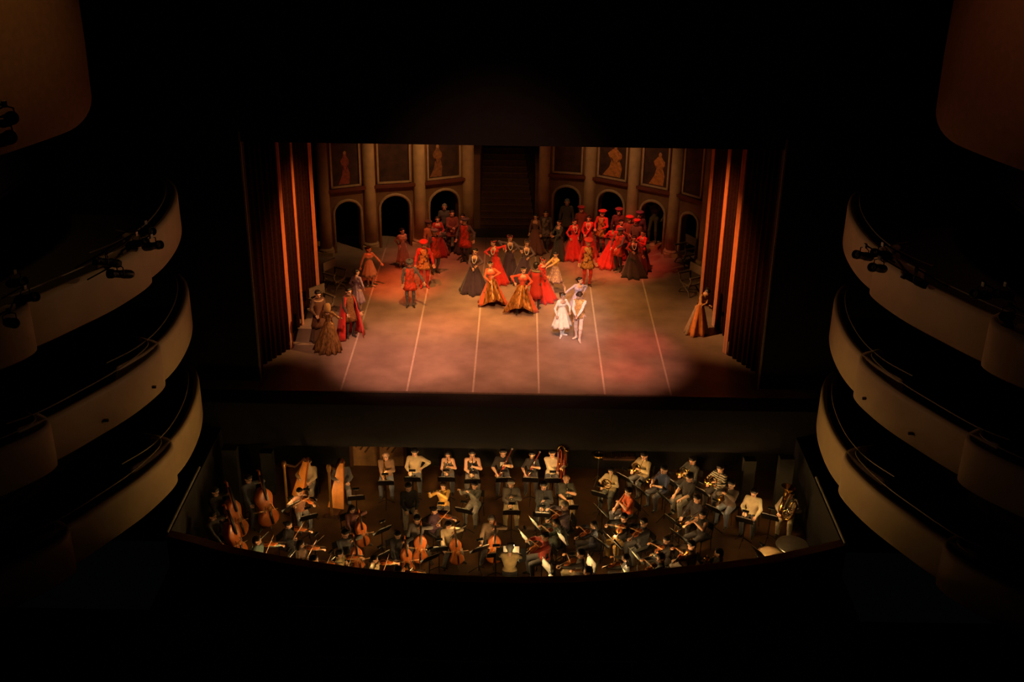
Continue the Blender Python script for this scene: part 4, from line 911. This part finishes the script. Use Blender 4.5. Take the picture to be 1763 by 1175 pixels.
def dress(c, r=.3, z0=1.2, z1=.5, m=None, folds=8, sh=(0, 0)): return lambda r_, i: skirt(r_, i, m or cloth(c), z0, z1, .1, r, folds, .12, sh, 'dress_skirt')
def tab(m, zb=.72, fl=.24): return lambda r_, i: tunic(r_, i, m, zb, fl)
LADY = dict(female=True, neckline=1, hair='bun', legs=False)
GIRL = dict(female=True, neckline=1, hair='bun', bot=(.62, .42, .34), shoe=(.66, .46, .38))
# left group
D(552, 586, 35, 'man in dark robe with cream cowl collar beside the left drapes', dict(L=(-.22, -.25, 1.0), R=(.1, -.36, .95), hp=14), top=(.1, .045, .025), bot=(.12, .05, .03), gowns=[gown((.09, .04, .025), .34, 1.0, amp=.08), tab(mat('robe_brown', (.13, .055, .03), .7), .5, .27), lambda r, i: shawl(r, i, cloth((.42, .27, .16)), 'cowl_collar')])
D(569, 602, 165, 'woman in bronze lame gown and gold snood seen from behind', dict(L=(-.3, -.3, 1.1), R=(.18, -.28, 1.05), hp=8), tops=SATIN_B, hair=None, hat=('snood', (.42, .25, .08)), **{k: v for k, v in LADY.items() if k != 'hair'}, gowns=[gown(None, .46, m=SATIN_B, sh=(.05, .12), folds=11, amp=.15)])
D(604, 581, 30, 'man in brown fur tunic and red-lined cape at the left', dict(L=(-.2, -.3, .98), R=(.3, -.2, .92), hy=15), top=(.14, .06, .03), bot=(.015, .012, .012), slv=(.06, .035, .035), gowns=[tab(mat('fur_brown', (.2, .085, .03), .9, var=.5, scale=30), .62, .25), lambda r, i: cape(r, i, cloth(C_RED), cloth(C_RED), .03, .46, 42)])
D(617, 539, 150, 'woman in lilac knee-length dress standing with her back turned', dict(L=(-.2, -.12, .95), R=(.2, -.1, .95), hy=-35), **GIRL, top=(.38, .27, .42), gowns=[dress((.38, .27, .42), .28, 1.15, .45)])
D(637, 494, 25, 'girl in grey-beige dress with both arms held out', dict(L=(-.42, -.16, .92), R=(.5, -.14, .95), hy=45, fL=(-.02, .08, 0, -30), fR=(.1, -.06, 0, 40)), **GIRL, top=(.42, .32, .24), h=1.6, gowns=[dress((.42, .33, .26), .3)])
D(694, 461, 30, 'woman in pinkish grey dress with hands behind her back', dict(L=(-.1, .2, .98), R=(.1, .2, .98), hy=25), **GIRL, top=(.5, .26, .2), h=1.62, gowns=[dress((.3, .19, .16), .28, 1.15, .3)])
D(707, 529, 5, 'man in rust tabard and grey hose at the front left', dict(R=(.5, -.16, .92), L=(-.26, -.02, .86), hp=12), slv=C_GREY, top=C_GREY, bot=(.1, .1, .125), hat=('cap', (.09, .09, .1)), gowns=[tab(BRO_R, .68, .24)])
D(731, 496, 8, 'man in red beret and gold brocade tabard left of centre', dict(L=(-.3, -.03, .88), R=(.33, -.06, .86), hp=8), top=C_RED, bot=(.5, .03, .02), shoe=(.4, .02, .015), h=1.86, hat=('beret', C_RED), gowns=[tab(BRO, .74, .24)])
D(749, 471, 35, 'man in grey cap and red tabard raising a hand to his brow', dict(R=(.14, -.22, 1.62), pR=(1, -.3, .2), L=(-.24, -.1, .9), hy=20), slv=C_GREY, top=C_GREY, bot=(.06, .06, .075), hat=('cap', (.2, .19, .2)), gowns=[tab(BRO_R, .66, .24)])
D(739, 455, 55, 'man in tan tunic standing behind the two men in red', dict(hy=10), top=(.38, .16, .06), bot=(.1, .04, .03), hat=('cap', (.06, .03, .02)), gowns=[tab(cloth((.38, .16, .06)), .6, .24)])
D(754, 441, 10, 'lady in dark red gown at the back left beside the arch', dict(L=(-.1, -.25, 1.08), R=(.12, -.25, 1.08)), **LADY, top=C_DRED, gowns=[gown(C_DRED, .42)])
D(766, 424, 0, 'shadowy man in grey standing inside the arch left of the stair', dict(), top=(.08, .08, .085), bot=(.04, .04, .045), hc='grey')
D(779, 436, 12, 'man in maroon tunic with clasped hands left of the stair', dict(L=(-.03, -.3, 1.12), R=(.03, -.3, 1.12)), top=(.16, .05, .035), bot=(.03, .025, .03), gowns=[tab(cloth((.17, .05, .04)), .72, .25)])
D(797, 436, -10, 'dim lady in dark bodice behind the man in grey cap', dict(L=(-.38, -.3, 1.12), R=(.1, -.22, 1.1)), **LADY, top=(.06, .05, .055), gowns=[gown((.05, .04, .05), .36)])
D(801, 452, -25, 'man in grey cap and red tabard reaching out, left of the stair', dict(R=(.42, -.12, .98), L=(-.3, -.12, .92), hy=-40), slv=(.08, .075, .08), top=(.08, .075, .08), bot=(.05, .055, .055), h=1.84, hat=('cap', (.09, .09, .1)), gowns=[tab(BRO_R, .64, .24)])
# centre ladies
D(816, 503, -5, 'lady in plum gown with pearls, leftmost of the dancing court ladies', dict(L=(-.02, -.3, 1.07), R=(.16, -.26, 1.16), pL=(-1, 0, .1), pR=(1, .1, .15), lean=-6, side=4, hy=-15, fL=(-.42, -.1, 0, -60)), **{**LADY, 'legs': True}, top=(.09, .05, .07), h=1.7, gowns=[gown(C_PLUM, .52, sh=(.02, .0)), pearls])
D(853, 487, -30, 'lady in bright red gown with arm lifted among the court ladies', dict(L=(-.12, -.3, 1.2), R=(.45, .0, 1.42), pL=(-1, .1, 0), pR=(.3, .6, .3), hy=-35, side=-8), **LADY, top=C_RED, h=1.7, hat=('band', (.5, .03, .02)), gowns=[gown(C_RED, .36, sh=(.16, .05)), pearls])
D(877, 479, 12, 'lady in grey-violet gown with long pearls, middle of the court ladies', dict(L=(-.3, -.1, 1.3), R=(.12, -.28, 1.2), pL=(-1, 0, .6), pR=(1, 0, .1), hy=25, hp=10), **LADY, top=(.09, .065, .08), h=1.74, hat=('band', (.45, .03, .02)), gowns=[gown((.065, .04, .075), .38, sh=(-.03, 0)), pearls])
D(903, 488, 10, 'lady in plum gown with raised elbow, rightmost of the court ladies', dict(L=(-.2, -.12, 1.36), R=(.1, -.28, 1.12), pL=(-1, 0, .7), pR=(1, 0, .1), hy=10, hp=12, side=6), **LADY, top=(.09, .065, .08), h=1.74, hat=('band', (.1, .05, .04)), gowns=[gown((.055, .034, .065), .38, sh=(-.14, .03)), pearls])
D(846, 525, -5, 'lady in orange and gold satin gown, left of the front pair', dict(L=(-.05, -.28, 1.05), R=(.12, -.26, 1.25), pL=(-1, 0, 0), pR=(1, .1, .35), hp=6, side=-4, fL=(-.35, -.3, 0, -50)), **{**LADY, 'legs': True}, top=(.6, .12, .04), h=1.66, hat=('tiara', (.7, .5, .3)), gowns=[gown((.55, .1, .03), .5, m2=SATIN_G, arc=62, front=14, sh=(.08, -.05), lift=.34, folds=7, amp=.24)])
D(898, 537, 8, 'lady in orange and gold satin gown, right of the front pair', dict(L=(-.3, -.2, 1.22), R=(.14, -.3, 1.1), pL=(-1, .2, .5), pR=(1, 0, .1), hy=20, side=4, fR=(.28, -.42, 0, 30), fL=(-.2, -.25, 0, -20)), **{**LADY, 'legs': True}, top=(.62, .08, .03), h=1.7, hat=('tiara', (.8, .6, .45)), gowns=[gown((.55, .09, .03), .54, m2=SATIN_G, arc=66, front=-12, sh=(-.06, -.08), lift=.38, folds=7, amp=.24)])
D(922, 532, 160, 'man in black and red doublet seen from behind beside the orange gown', dict(R=(.3, -.05, .92), L=(-.25, -.2, 1.0), hy=-20), top=(.07, .05, .04), slv=C_DRED, bot=(.03, .025, .025), h=1.78, gowns=[tab(mat('red_cloth_tunic', (.5, .035, .02), .75), .45, .24), lambda r, i: shawl(r, i, cloth((.2, .16, .1)), 'fur_collar')])
D(932, 518, 60, 'lady in scarlet gown with pink shawl beside the man in black doublet', dict(L=(-.1, -.25, 1.05), R=(.22, -.05, .95), hp=18), **LADY, top=C_RED, h=1.68, hat=('band', C_RED), gowns=[gown(C_RED, .44, sh=(.1, -.12)), lambda r, i: shawl(r, i, cloth((.6, .32, .28)), 'shawl')])
D(955, 504, -55, 'girl in yellow bodice and mauve print skirt pointing left', dict(L=(-.1, -.55, 1.12), R=(.02, -.5, 1.14), hy=40, hp=15, fR=(.12, .38, .04, 60, .6), fL=(-.06, -.08, 0, -20)), **GIRL, top=(.6, .38, .12), sleeve='short', h=1.62, gowns=[dress(None, .33, 1.17, .5, m=PRINT)])
# the lit trio
D(992, 553, 20, 'dancer in lilac leaning back behind the white couple', dict(L=(-.55, -.15, 1.25), R=(.3, .1, 1.1), side=10, hy=45, hp=-12, lean=-6, fR=(.42, .25, .02, 70, .9), fL=(-.1, -.05, 0, -30)), **GIRL, top=(.5, .42, .6), h=1.62, gowns=[dress((.5, .42, .6), .3, 1.15, .62)])
D(966, 580, 25, 'lady in white empire dress in the bright spotlight', dict(L=(-.26, -.1, .92), R=(.16, -.3, 1.08), hy=35, hp=20, fL=(-.03, -.1, 0, -40), fR=(.1, .02, 0, 60)), female=True, neckline=1, hair='bun', hc='brown', bot=(.8, .74, .68), shoe=(.82, .76, .7), top=(.82, .78, .68), h=1.62, hat=('tiara', (.8, .75, .7)), gowns=[dress((.82, .78, .66), .36, 1.2, .42)])
D(995, 588, -15, 'man in white tights and gold doublet in the bright spotlight', dict(L=(-.04, -.36, 1.06), R=(.04, -.38, 1.06), pL=(-1, -.1, .2), pR=(1, -.1, .2), hp=38, hy=-20, fL=(-.1, .14, 0, -35), fR=(.05, -.08, 0, 25)), top=(.6, .36, .12), slv=(.78, .72, .66), bot=(.78, .58, .48), shoe=(.74, .54, .44), hc='brown', h=1.8, gowns=[lambda r, i: tunic(r, i, mat('gold_doublet', (.62, .36, .12), .5, var=.3, scale=20, metal=.2), .86, .17, 'doublet')])
D(1010, 493, 8, 'man in red beret and gold brocade tabard, right of centre', dict(L=(-.3, -.03, .88), R=(.3, -.05, .86), hp=10), top=C_RED, bot=(.5, .03, .02), shoe=(.06, .01, .01), h=1.88, hat=('beret', C_RED), gowns=[tab(BRO, .7, .24)])
# back right crowd
D(961, 447, -50, 'lady in dark teal gown standing at the back', dict(L=(-.06, -.34, 1.14), R=(.06, -.32, 1.1)), **LADY, top=(.035, .05, .05), gowns=[gown((.03, .042, .042), .32)])
D(986, 446, 30, 'lady in red gown with pearls beside the dark teal gown', dict(L=(-.2, -.05, .95), R=(.2, -.05, .95), hy=20), **LADY, top=C_RED, h=1.68, gowns=[gown(C_RED, .4, sh=(-.03, 0)), pearls])
D(1011, 441, -5, 'lady in red gown with clasped hands behind the red beret man', dict(L=(-.16, -.26, 1.0), R=(-.08, -.28, 1.0), hy=-10, hp=6), **LADY, top=C_RED, h=1.7, gowns=[gown(C_DRED, .42), pearls])
D(998, 428, 25, 'man in maroon and red cap at the foot of the column', dict(R=(.2, -.3, 1.2)), top=(.2, .05, .03), bot=(.05, .02, .02), hat=('beret', (.45, .03, .03)), gowns=[tab(cloth((.22, .06, .035)), .7, .24)])
D(1034, 437, -30, 'man in red beret and brocade tabard below the arcade at the right', dict(L=(-.12, -.32, 1.08), R=(.12, -.28, 1.1), hy=-15), top=C_RED, bot=(.22, .02, .015), h=1.84, hat=('beret', C_RED), gowns=[tab(BRO, .72, .25)])
D(1053, 457, 165, 'lady in red gown with long train seen from behind at the right', dict(L=(-.24, -.12, 1.05), R=(.2, -.2, 1.1)), **LADY, top=C_RED, h=1.7, gowns=[gown(C_RED, .44, sh=(.18, .25))])
D(1064, 467, -35, 'man in patterned red tunic and black hose at the right', dict(L=(-.28, -.12, .95), R=(.1, -.36, 1.06), hy=-20), top=(.5, .04, .025), slv=C_GREY, bot=(.03, .028, .03), hat=('cap', (.1, .1, .11)), h=1.76, gowns=[tab(BRO_R, .66, .25)])
D(1088, 476, 5, 'lady in charcoal gown with pearls spreading her skirt', dict(L=(-.1, -.26, 1.14), R=(.42, -.1, .82), pL=(-1, 0, .2), hp=8, hy=-10), **LADY, top=(.07, .05, .045), sleeve='long', slv=(.3, .02, .015), h=1.66, gowns=[gown((.045, .036, .032), .48, sh=(.1, 0), amp=.2), pearls])
D(1104, 466, -55, 'lady in red bodice beside the charcoal gown', dict(L=(-.08, -.28, 1.25), R=(.1, -.3, 1.3), pL=(-1, .2, -.3)), **LADY, top=C_RED, gowns=[gown((.1, .02, .015), .4)])
D(1080, 448, 10, 'man in broad red hat at the back right', dict(L=(-.1, -.28, 1.1)), top=(.2, .06, .04), bot=(.05, .02, .02), hat=('beret', C_RED), h=1.84, gowns=[tab(cloth((.24, .06, .04)), .7, .25)])
D(1066, 446, 20, 'woman with red shawl among the back right crowd', dict(L=(-.1, -.28, 1.15), R=(.12, -.28, 1.15)), **LADY, top=C_RED, gowns=[gown(C_DRED, .36), lambda r, i: shawl(r, i, cloth((.6, .1, .06)), 'shawl')])
D(1092, 452, -30, 'man in flat red cap and dark coat at the back right', dict(hy=-15), top=(.1, .07, .05), bot=(.04, .03, .03), hat=('cap', C_RED), gowns=[tab(cloth((.1, .065, .05)), .6, .25)])
D(1062, 434, 0, 'man in plum hat deepest in the back right crowd', dict(), top=(.12, .03, .03), bot=(.04, .02, .02), h=1.85, hat=('beret', (.3, .03, .05)))
D(1097, 440, -20, 'man in violet hat near the statue at the back right', dict(), top=(.07, .03, .05), bot=(.03, .02, .03), h=1.85, hat=('beret', (.2, .04, .12)))
D(974, 419, 0, 'shadowy figure in grey tabard inside the arch right of the stair', dict(), top=(.1, .1, .085), bot=(.05, .05, .05), hc='grey', h=1.9, gowns=[tab(cloth((.09, .09, .075)), .7, .25)])
D(938, 434, 0, 'man in black and silver patterned tabard at the foot of the stair', dict(), top=(.06, .05, .055), bot=(.03, .03, .03), hair='bun', hc='brown', h=1.75, gowns=[tab(BRO_D, .68, .24)])
D(921, 436, -20, 'dim woman in brown gown at the foot of the stair', dict(), **LADY, top=(.12, .06, .05), gowns=[gown((.16, .065, .05), .4)])
D(1201, 572, 25, 'woman in orange gown bowed over with folded arms at the right wing', dict(L=(.14, -.3, 1.1), R=(-.12, -.34, 1.16), pL=(-1, .1, -.7), pR=(1, .1, -.7), lean=12, side=14, hp=30), female=True, hair='bun', legs=False, top=(.5, .24, .08), slv=(.52, .26, .09), h=1.68, gowns=[gown((.3, .2, .15), .42, m2=cloth((.62, .2, .04)), arc=55, front=-25, sh=(-.1, -.05), amp=.15)])
def statue(px, py, label):
    m = mat('statue_bronze', (.1, .085, .05), .6, var=.3, scale=5)
    x, y, z = G(px, py); y += .5; x += .12
    me, info = body(dict(L=(-.3, -.2, 1.66), R=(.34, -.05, 1.02), pR=(1, .3, .2), hy=-20, hp=15, fL=(-.12, -.12, 0, -20)), False, 1.95, [m]*7)
    o = thing('statue', (x, y, 0), math.radians(-25), label, 'statue')
    link('plinth', MB().box((0, 0, .06), (.7, .7, .12)).mesh('plinth', M_STONE), o)
    link('figure', me, o, Matrix.Translation((0, 0, .12)))
statue(1120, 431, 'dark bronze statue with one arm raised inside the right arch')

# ------------------------------------------------------------------ the orchestra
JEAN = (.08, .09, .11); DK = (.012, .0115, .012)
h1 = musician(530, 797, -5, 'harpist in cream sweater', 'harp', (.5, .4, .24), (.2, .19, .16), std=(.3, -1.25, 0), power=1.5)
harp(h1[2], (-.3, -.7, 0), 'gilded concert harp nearer the dark left wall', -.45)
h2 = musician(588, 799, 10, 'harpist in slate shirt', 'harp', (.1, .105, .12), (.14, .14, .15), std=(.36, -1.25, 0), power=1.4, hc='brown')
harp(h2[2], (-.26, -.72, 0), 'gilded concert harp nearer the wooden door', -.4)
musician(664, 786, 5, 'man in brown shirt before the wooden door', 'sax', (.2, .11, .06), (.12, .14, .2), hair='bald', hc='grey', power=1.3)
musician(714, 780, 0, 'man in cream pullover with hand on hip', 'hip', (.48, .38, .23), (.12, .13, .15), power=1.1)
musician(771, 784, 0, 'woman in strappy top with long hair', 'clarinet', (.1, .08, .06), JEAN, True, sleeve='none', neckline=2, hair='long', power=1.2)
musician(813, 783, 3, 'player in black tank top', 'clarinet', DK, (.16, .15, .14), sleeve='none', neckline=2, power=1.3)
musician(866, 781, 3, 'man in black T-shirt with white print', 'bassoon', DK, (.04, .04, .05), sleeve='short', power=1.2, gowns=[lambda r, i: link('shirt_print', MB().box((0, 0, 0), (.17, .02, .15)).mesh('shirt_print', M_PAPER), r, Matrix.Translation(Vector(i['up'](0, -.115, .33)))@Matrix.Rotation(.1, 4, 'X'))])
musician(916, 785, -3, 'player in dark sequinned top', 'bassoon', (.03, .028, .025), (.03, .03, .03), True, sleeve='short', power=1.2)
musician(951, 782, 0, 'man in pale shirt beside the contrabassoon', 'contrabassoon', (.52, .45, .33), (.05, .05, .06), power=1.3)
musician(703, 840, 15, 'player in black with pale jeans', 'none', DK, (.34, .3, .23), std=None)
musician(763, 838, 0, 'flautist in yellow blouse', 'flute', (.6, .36, .07), (.05, .05, .05), True, hair='long', hc='brown', power=1.5, pose=dict(hfollow=True))
musician(817, 837, -18, 'flautist in grey cardigan', 'flute', (.12, .12, .1), (.2, .2, .18), True, hair='short', power=1.1)
musician(880, 834, 2, 'grey-haired man in dark suit', 'clarinet', (.06, .05, .04), (.3, .24, .12), hc='grey', power=1.2)
musician(936, 838, -4, 'oboist in charcoal jacket', 'oboe', (.045, .045, .04), (.05, .05, .05), power=1.2)
musician(975, 826, 5, 'man in dark T-shirt and khaki trousers', 'clarinet', (.05, .055, .04), (.45, .36, .2), sleeve='short', hair='bald', hc='brown', power=1.1)
# right: brass
musician(1052, 812, -25, 'horn player in cream jumper', 'horn', (.52, .42, .25), (.08, .09, .08), True, hair='long', power=1.5)
musician(1109, 786, -45, 'horn player in tan shirt under the overhang', 'horn', (.46, .36, .2), (.1, .1, .1), power=1.6)
musician(1143, 810, -55, 'trumpeter in blue polo shirt', 'trumpet', (.035, .05, .12), (.06, .06, .07), sleeve='short', power=1.2, pose=dict(L=(-.05, -.36, .8), R=(.06, -.33, .8)))
musician(1082, 848, -65, 'clarinettist in orange shirt', 'clarinet', (.62, .13, .04), (.16, .17, .2), sleeve='short', power=1.4)
musician(1192, 794, -50, 'horn player in black by the upper right wall', 'horn', (.05, .05, .045), DK, power=1.6)
musician(1187, 824, -60, 'man in black with clasped hands and jeans', 'none', DK, (.26, .24, .2), sleeve='short', power=.8)
musician(1240, 808, -45, 'horn player in striped jersey', 'horn', (.06, .06, .06), DK, power=1.7, tops=mat('striped_jersey', (.04, .038, .035), .8, stripes=((.5, .45, .33), 5.5)))
musician(1259, 836, -40, 'trumpeter in dark shirt and blue jeans', 'trumpet', (.08, .055, .04), (.12, .15, .2), power=1.2)
musician(1298, 850, -25, 'man in cream jacket with brown shirt', 'hip', (.5, .42, .26), (.05, .05, .06), power=1.0, pose=dict(R=(.2, -.38, .7)))
musician(1361, 852, -25, 'tuba player at the far right', 'tuba', (.22, .18, .13), (.44, .36, .22), std=(-.35, -.75, 0), power=.9)
musician(1200, 860, -55, 'player in black with pale collar', 'none', (.03, .03, .03), DK, power=.8)
musician(1209, 888, -55, 'woman in black sleeveless top', 'trombone', DK, (.05, .05, .06), True, sleeve='none', power=1.0, hair='bun')
musician(1237, 953, -100, 'player in grey by the pit rail at the right', 'horn', (.12, .11, .1), (.08, .08, .08), power=1.0)
# right and centre strings
musician(972, 872, -72, 'violinist with grey hair in mauve shirt', 'violin', (.12, .08, .1), (.04, .04, .05), hc='grey', power=.7)
musician(957, 902, -75, 'violinist in dark green with black hair', 'violin', (.03, .045, .03), (.05, .05, .06), True, hair='long', power=.7)
musician(938, 925, -72, 'violist in red shirt near the conductor', 'viola', (.4, .04, .02), (.1, .11, .12), power=.8)
musician(1022, 905, -80, 'violinist in navy between the stands', 'violin', (.03, .035, .06), DK, True, hair='long', power=.6)
musician(1074, 893, -50, 'violinist in black and khaki trousers', 'violin', DK, (.5, .33, .1), power=1.0)
musician(1108, 901, -65, 'violinist in striped dark shirt and jeans', 'violin', (.05, .05, .055), (.24, .24, .24), power=.8)
musician(1147, 931, -70, 'violinist in black beside the long row of stands', 'violin', DK, (.05, .05, .05), power=1.0, female=True, hair='bun')
musician(1137, 962, -80, 'violinist in grey jeans near the rail', 'violin', (.05, .05, .055), (.26, .26, .25), power=.8)
musician(1077, 962, -100, 'dark-haired violinist in grey shirt seen from behind', 'violin', (.16, .16, .16), DK, True, hair='long', power=1.0)
musician(1000, 955, -90, 'violinist in olive trousers near the rail', 'violin', (.05, .045, .04), (.25, .22, .13), power=1.0)
musician(1012, 985, -95, 'violinist in checked shirt by the rail', 'violin', (.12, .12, .1), DK, sleeve='short', power=1.0)
musician(1190, 940, -75, 'violinist in brown beside the trombone', 'violin', (.08, .05, .03), (.1, .09, .08), power=1.0)
# left: low strings and violins
musician(428, 826, 50, 'bass player in grey-blue shirt', 'bass', (.1, .11, .13), (.05, .05, .05), seat='stool', std=(.5, -1.15, 0), power=.15)
musician(371, 848, 60, 'bass player in black near the left wall', 'bass', DK, (.04, .04, .04), seat='stool', std=None)
musician(366, 890, 70, 'bass player in grey at the left pit corner', 'bass', (.08, .08, .085), DK, seat='stool', std=(.3, -1.2, 0), power=.3)
musician(516, 848, 25, 'violist with dark hair below the first harp', 'viola', (.3, .13, .07), (.2, .21, .22), True, hair='short', power=.9)
musician(604, 876, 40, 'cellist in dark red below the second harp', 'cello', (.1, .03, .025), (.05, .04, .045), True, hair='long', std=(.35, -1.0, 0), power=1.0)
musician(592, 918, 45, 'cellist in black with long grey sleeve', 'cello', (.07, .07, .075), DK, std=(.4, -1.0, 0), power=.9)
musician(683, 920, 35, 'cellist in black left of the purple chair', 'cello', DK, DK, True, hair='bun', std=(.42, -1.0, 0), power=1.2)
musician(718, 893, 10, 'cellist in grey shirt facing front', 'cello', (.13, .12, .12), (.05, .05, .055), std=(.5, -.9, 0), power=.9)
musician(770, 903, 30, 'cellist in beige blouse and patterned skirt', 'cello', (.34, .27, .16), (.16, .16, .15), True, hair='long', std=(.45, -1.0, 0), power=1.0)
musician(846, 893, 8, 'cellist in brown cardigan before the conductor', 'cello', (.2, .14, .09), DK, hc='grey', std=(0, -1.1, 0), power=.9)
musician(748, 880, 50, 'violinist in purple between two cellists', 'violin', (.12, .06, .1), DK, True, hair='bun', power=.6)
musician(443, 932, 75, 'violinist in teal shirt with red scarf by the rail', 'violin', (.14, .24, .22), DK, hc='brown', power=1.0)
musician(518, 938, 70, 'violinist in brown by the left rail', 'violin', (.13, .08, .05), DK, power=.9, female=True, hair='long')
musician(497, 905, 65, 'violinist in black below the violist', 'violin', DK, DK, power=.5, female=True, hair='bun')
musician(585, 955, 75, 'violinist in cream blouse by the rail', 'violin', (.5, .38, .16), DK, True, hair='short', power=1.1)
musician(541, 965, 70, 'violinist in russet by the left rail', 'violin', (.2, .09, .04), DK, power=1.0)
musician(645, 964, 75, 'violinist in white blouse near the big cello', 'violin', (.55, .46, .28), DK, True, hair='short', power=1.2)
musician(687, 984, 85, 'violinist in tan shirt by the rail', 'violin', (.36, .2, .08), DK, power=1.0)
# conductor on a podium
cx, cy, _ = G(878, 944, PITZ+1.9)
pd = thing('conductor_podium', (cx, cy, PITZ), 0, 'low dark podium under the conductor', 'podium')
link('platform', MB().box((0, 0, .12), (1.1, 1.0, .24)).mesh('platform', M_DWOOD), pd)
link('carpet', MB().box((0, 0, .245), (1.04, .94, .012)).mesh('carpet', mat('podium_carpet', (.05, .03, .02), .95)), pd)
person((cx, cy, PITZ+.251), 178, 'conductor in tan shirt standing with his back to the audience', dict(L=(-.22, -.42, 1.12), R=(.24, -.42, 1.08), loose=True, hp=12), top=(.5, .36, .17), bot=(.05, .05, .05), hc='grey', h=1.8)
Mc = Matrix.Translation((cx, cy, PITZ))@Matrix.Rotation(math.radians(178), 4, 'Z')
stand(Mc, (0, -.8, 0), 'conductor', .98, True, 1.2, .8)
spot('conductor_fill', (.3, -7.75, -1.2), (cx, cy, -1.2), 30, (1, .6, .22), 70, .8, .05)  # added fill for the conductor's back, the rail has no such lamp
timpani(1364, 938, 'large kettledrum with pale grey head at the right pit corner', .42, True, (.3, .27, .22))
timpani(1326, 955, 'smaller kettledrum with tan head beside the grey one', .36, True, (.42, .28, .14))

Mt = Matrix.Translation((*G(1312, 952, PITZ+.9)[:2], PITZ))@Matrix.Rotation(math.radians(-60), 4, 'Z')
stand(Mt, (0, 0, 0), 'kettledrums', .8, True, .15, of='beside the ')
glockenspiel(1066, 782, 'glockenspiel with a row of brass bars under the stage overhang')
cymbal(1031, 783, 'brass cymbal on a stand under the stage overhang')
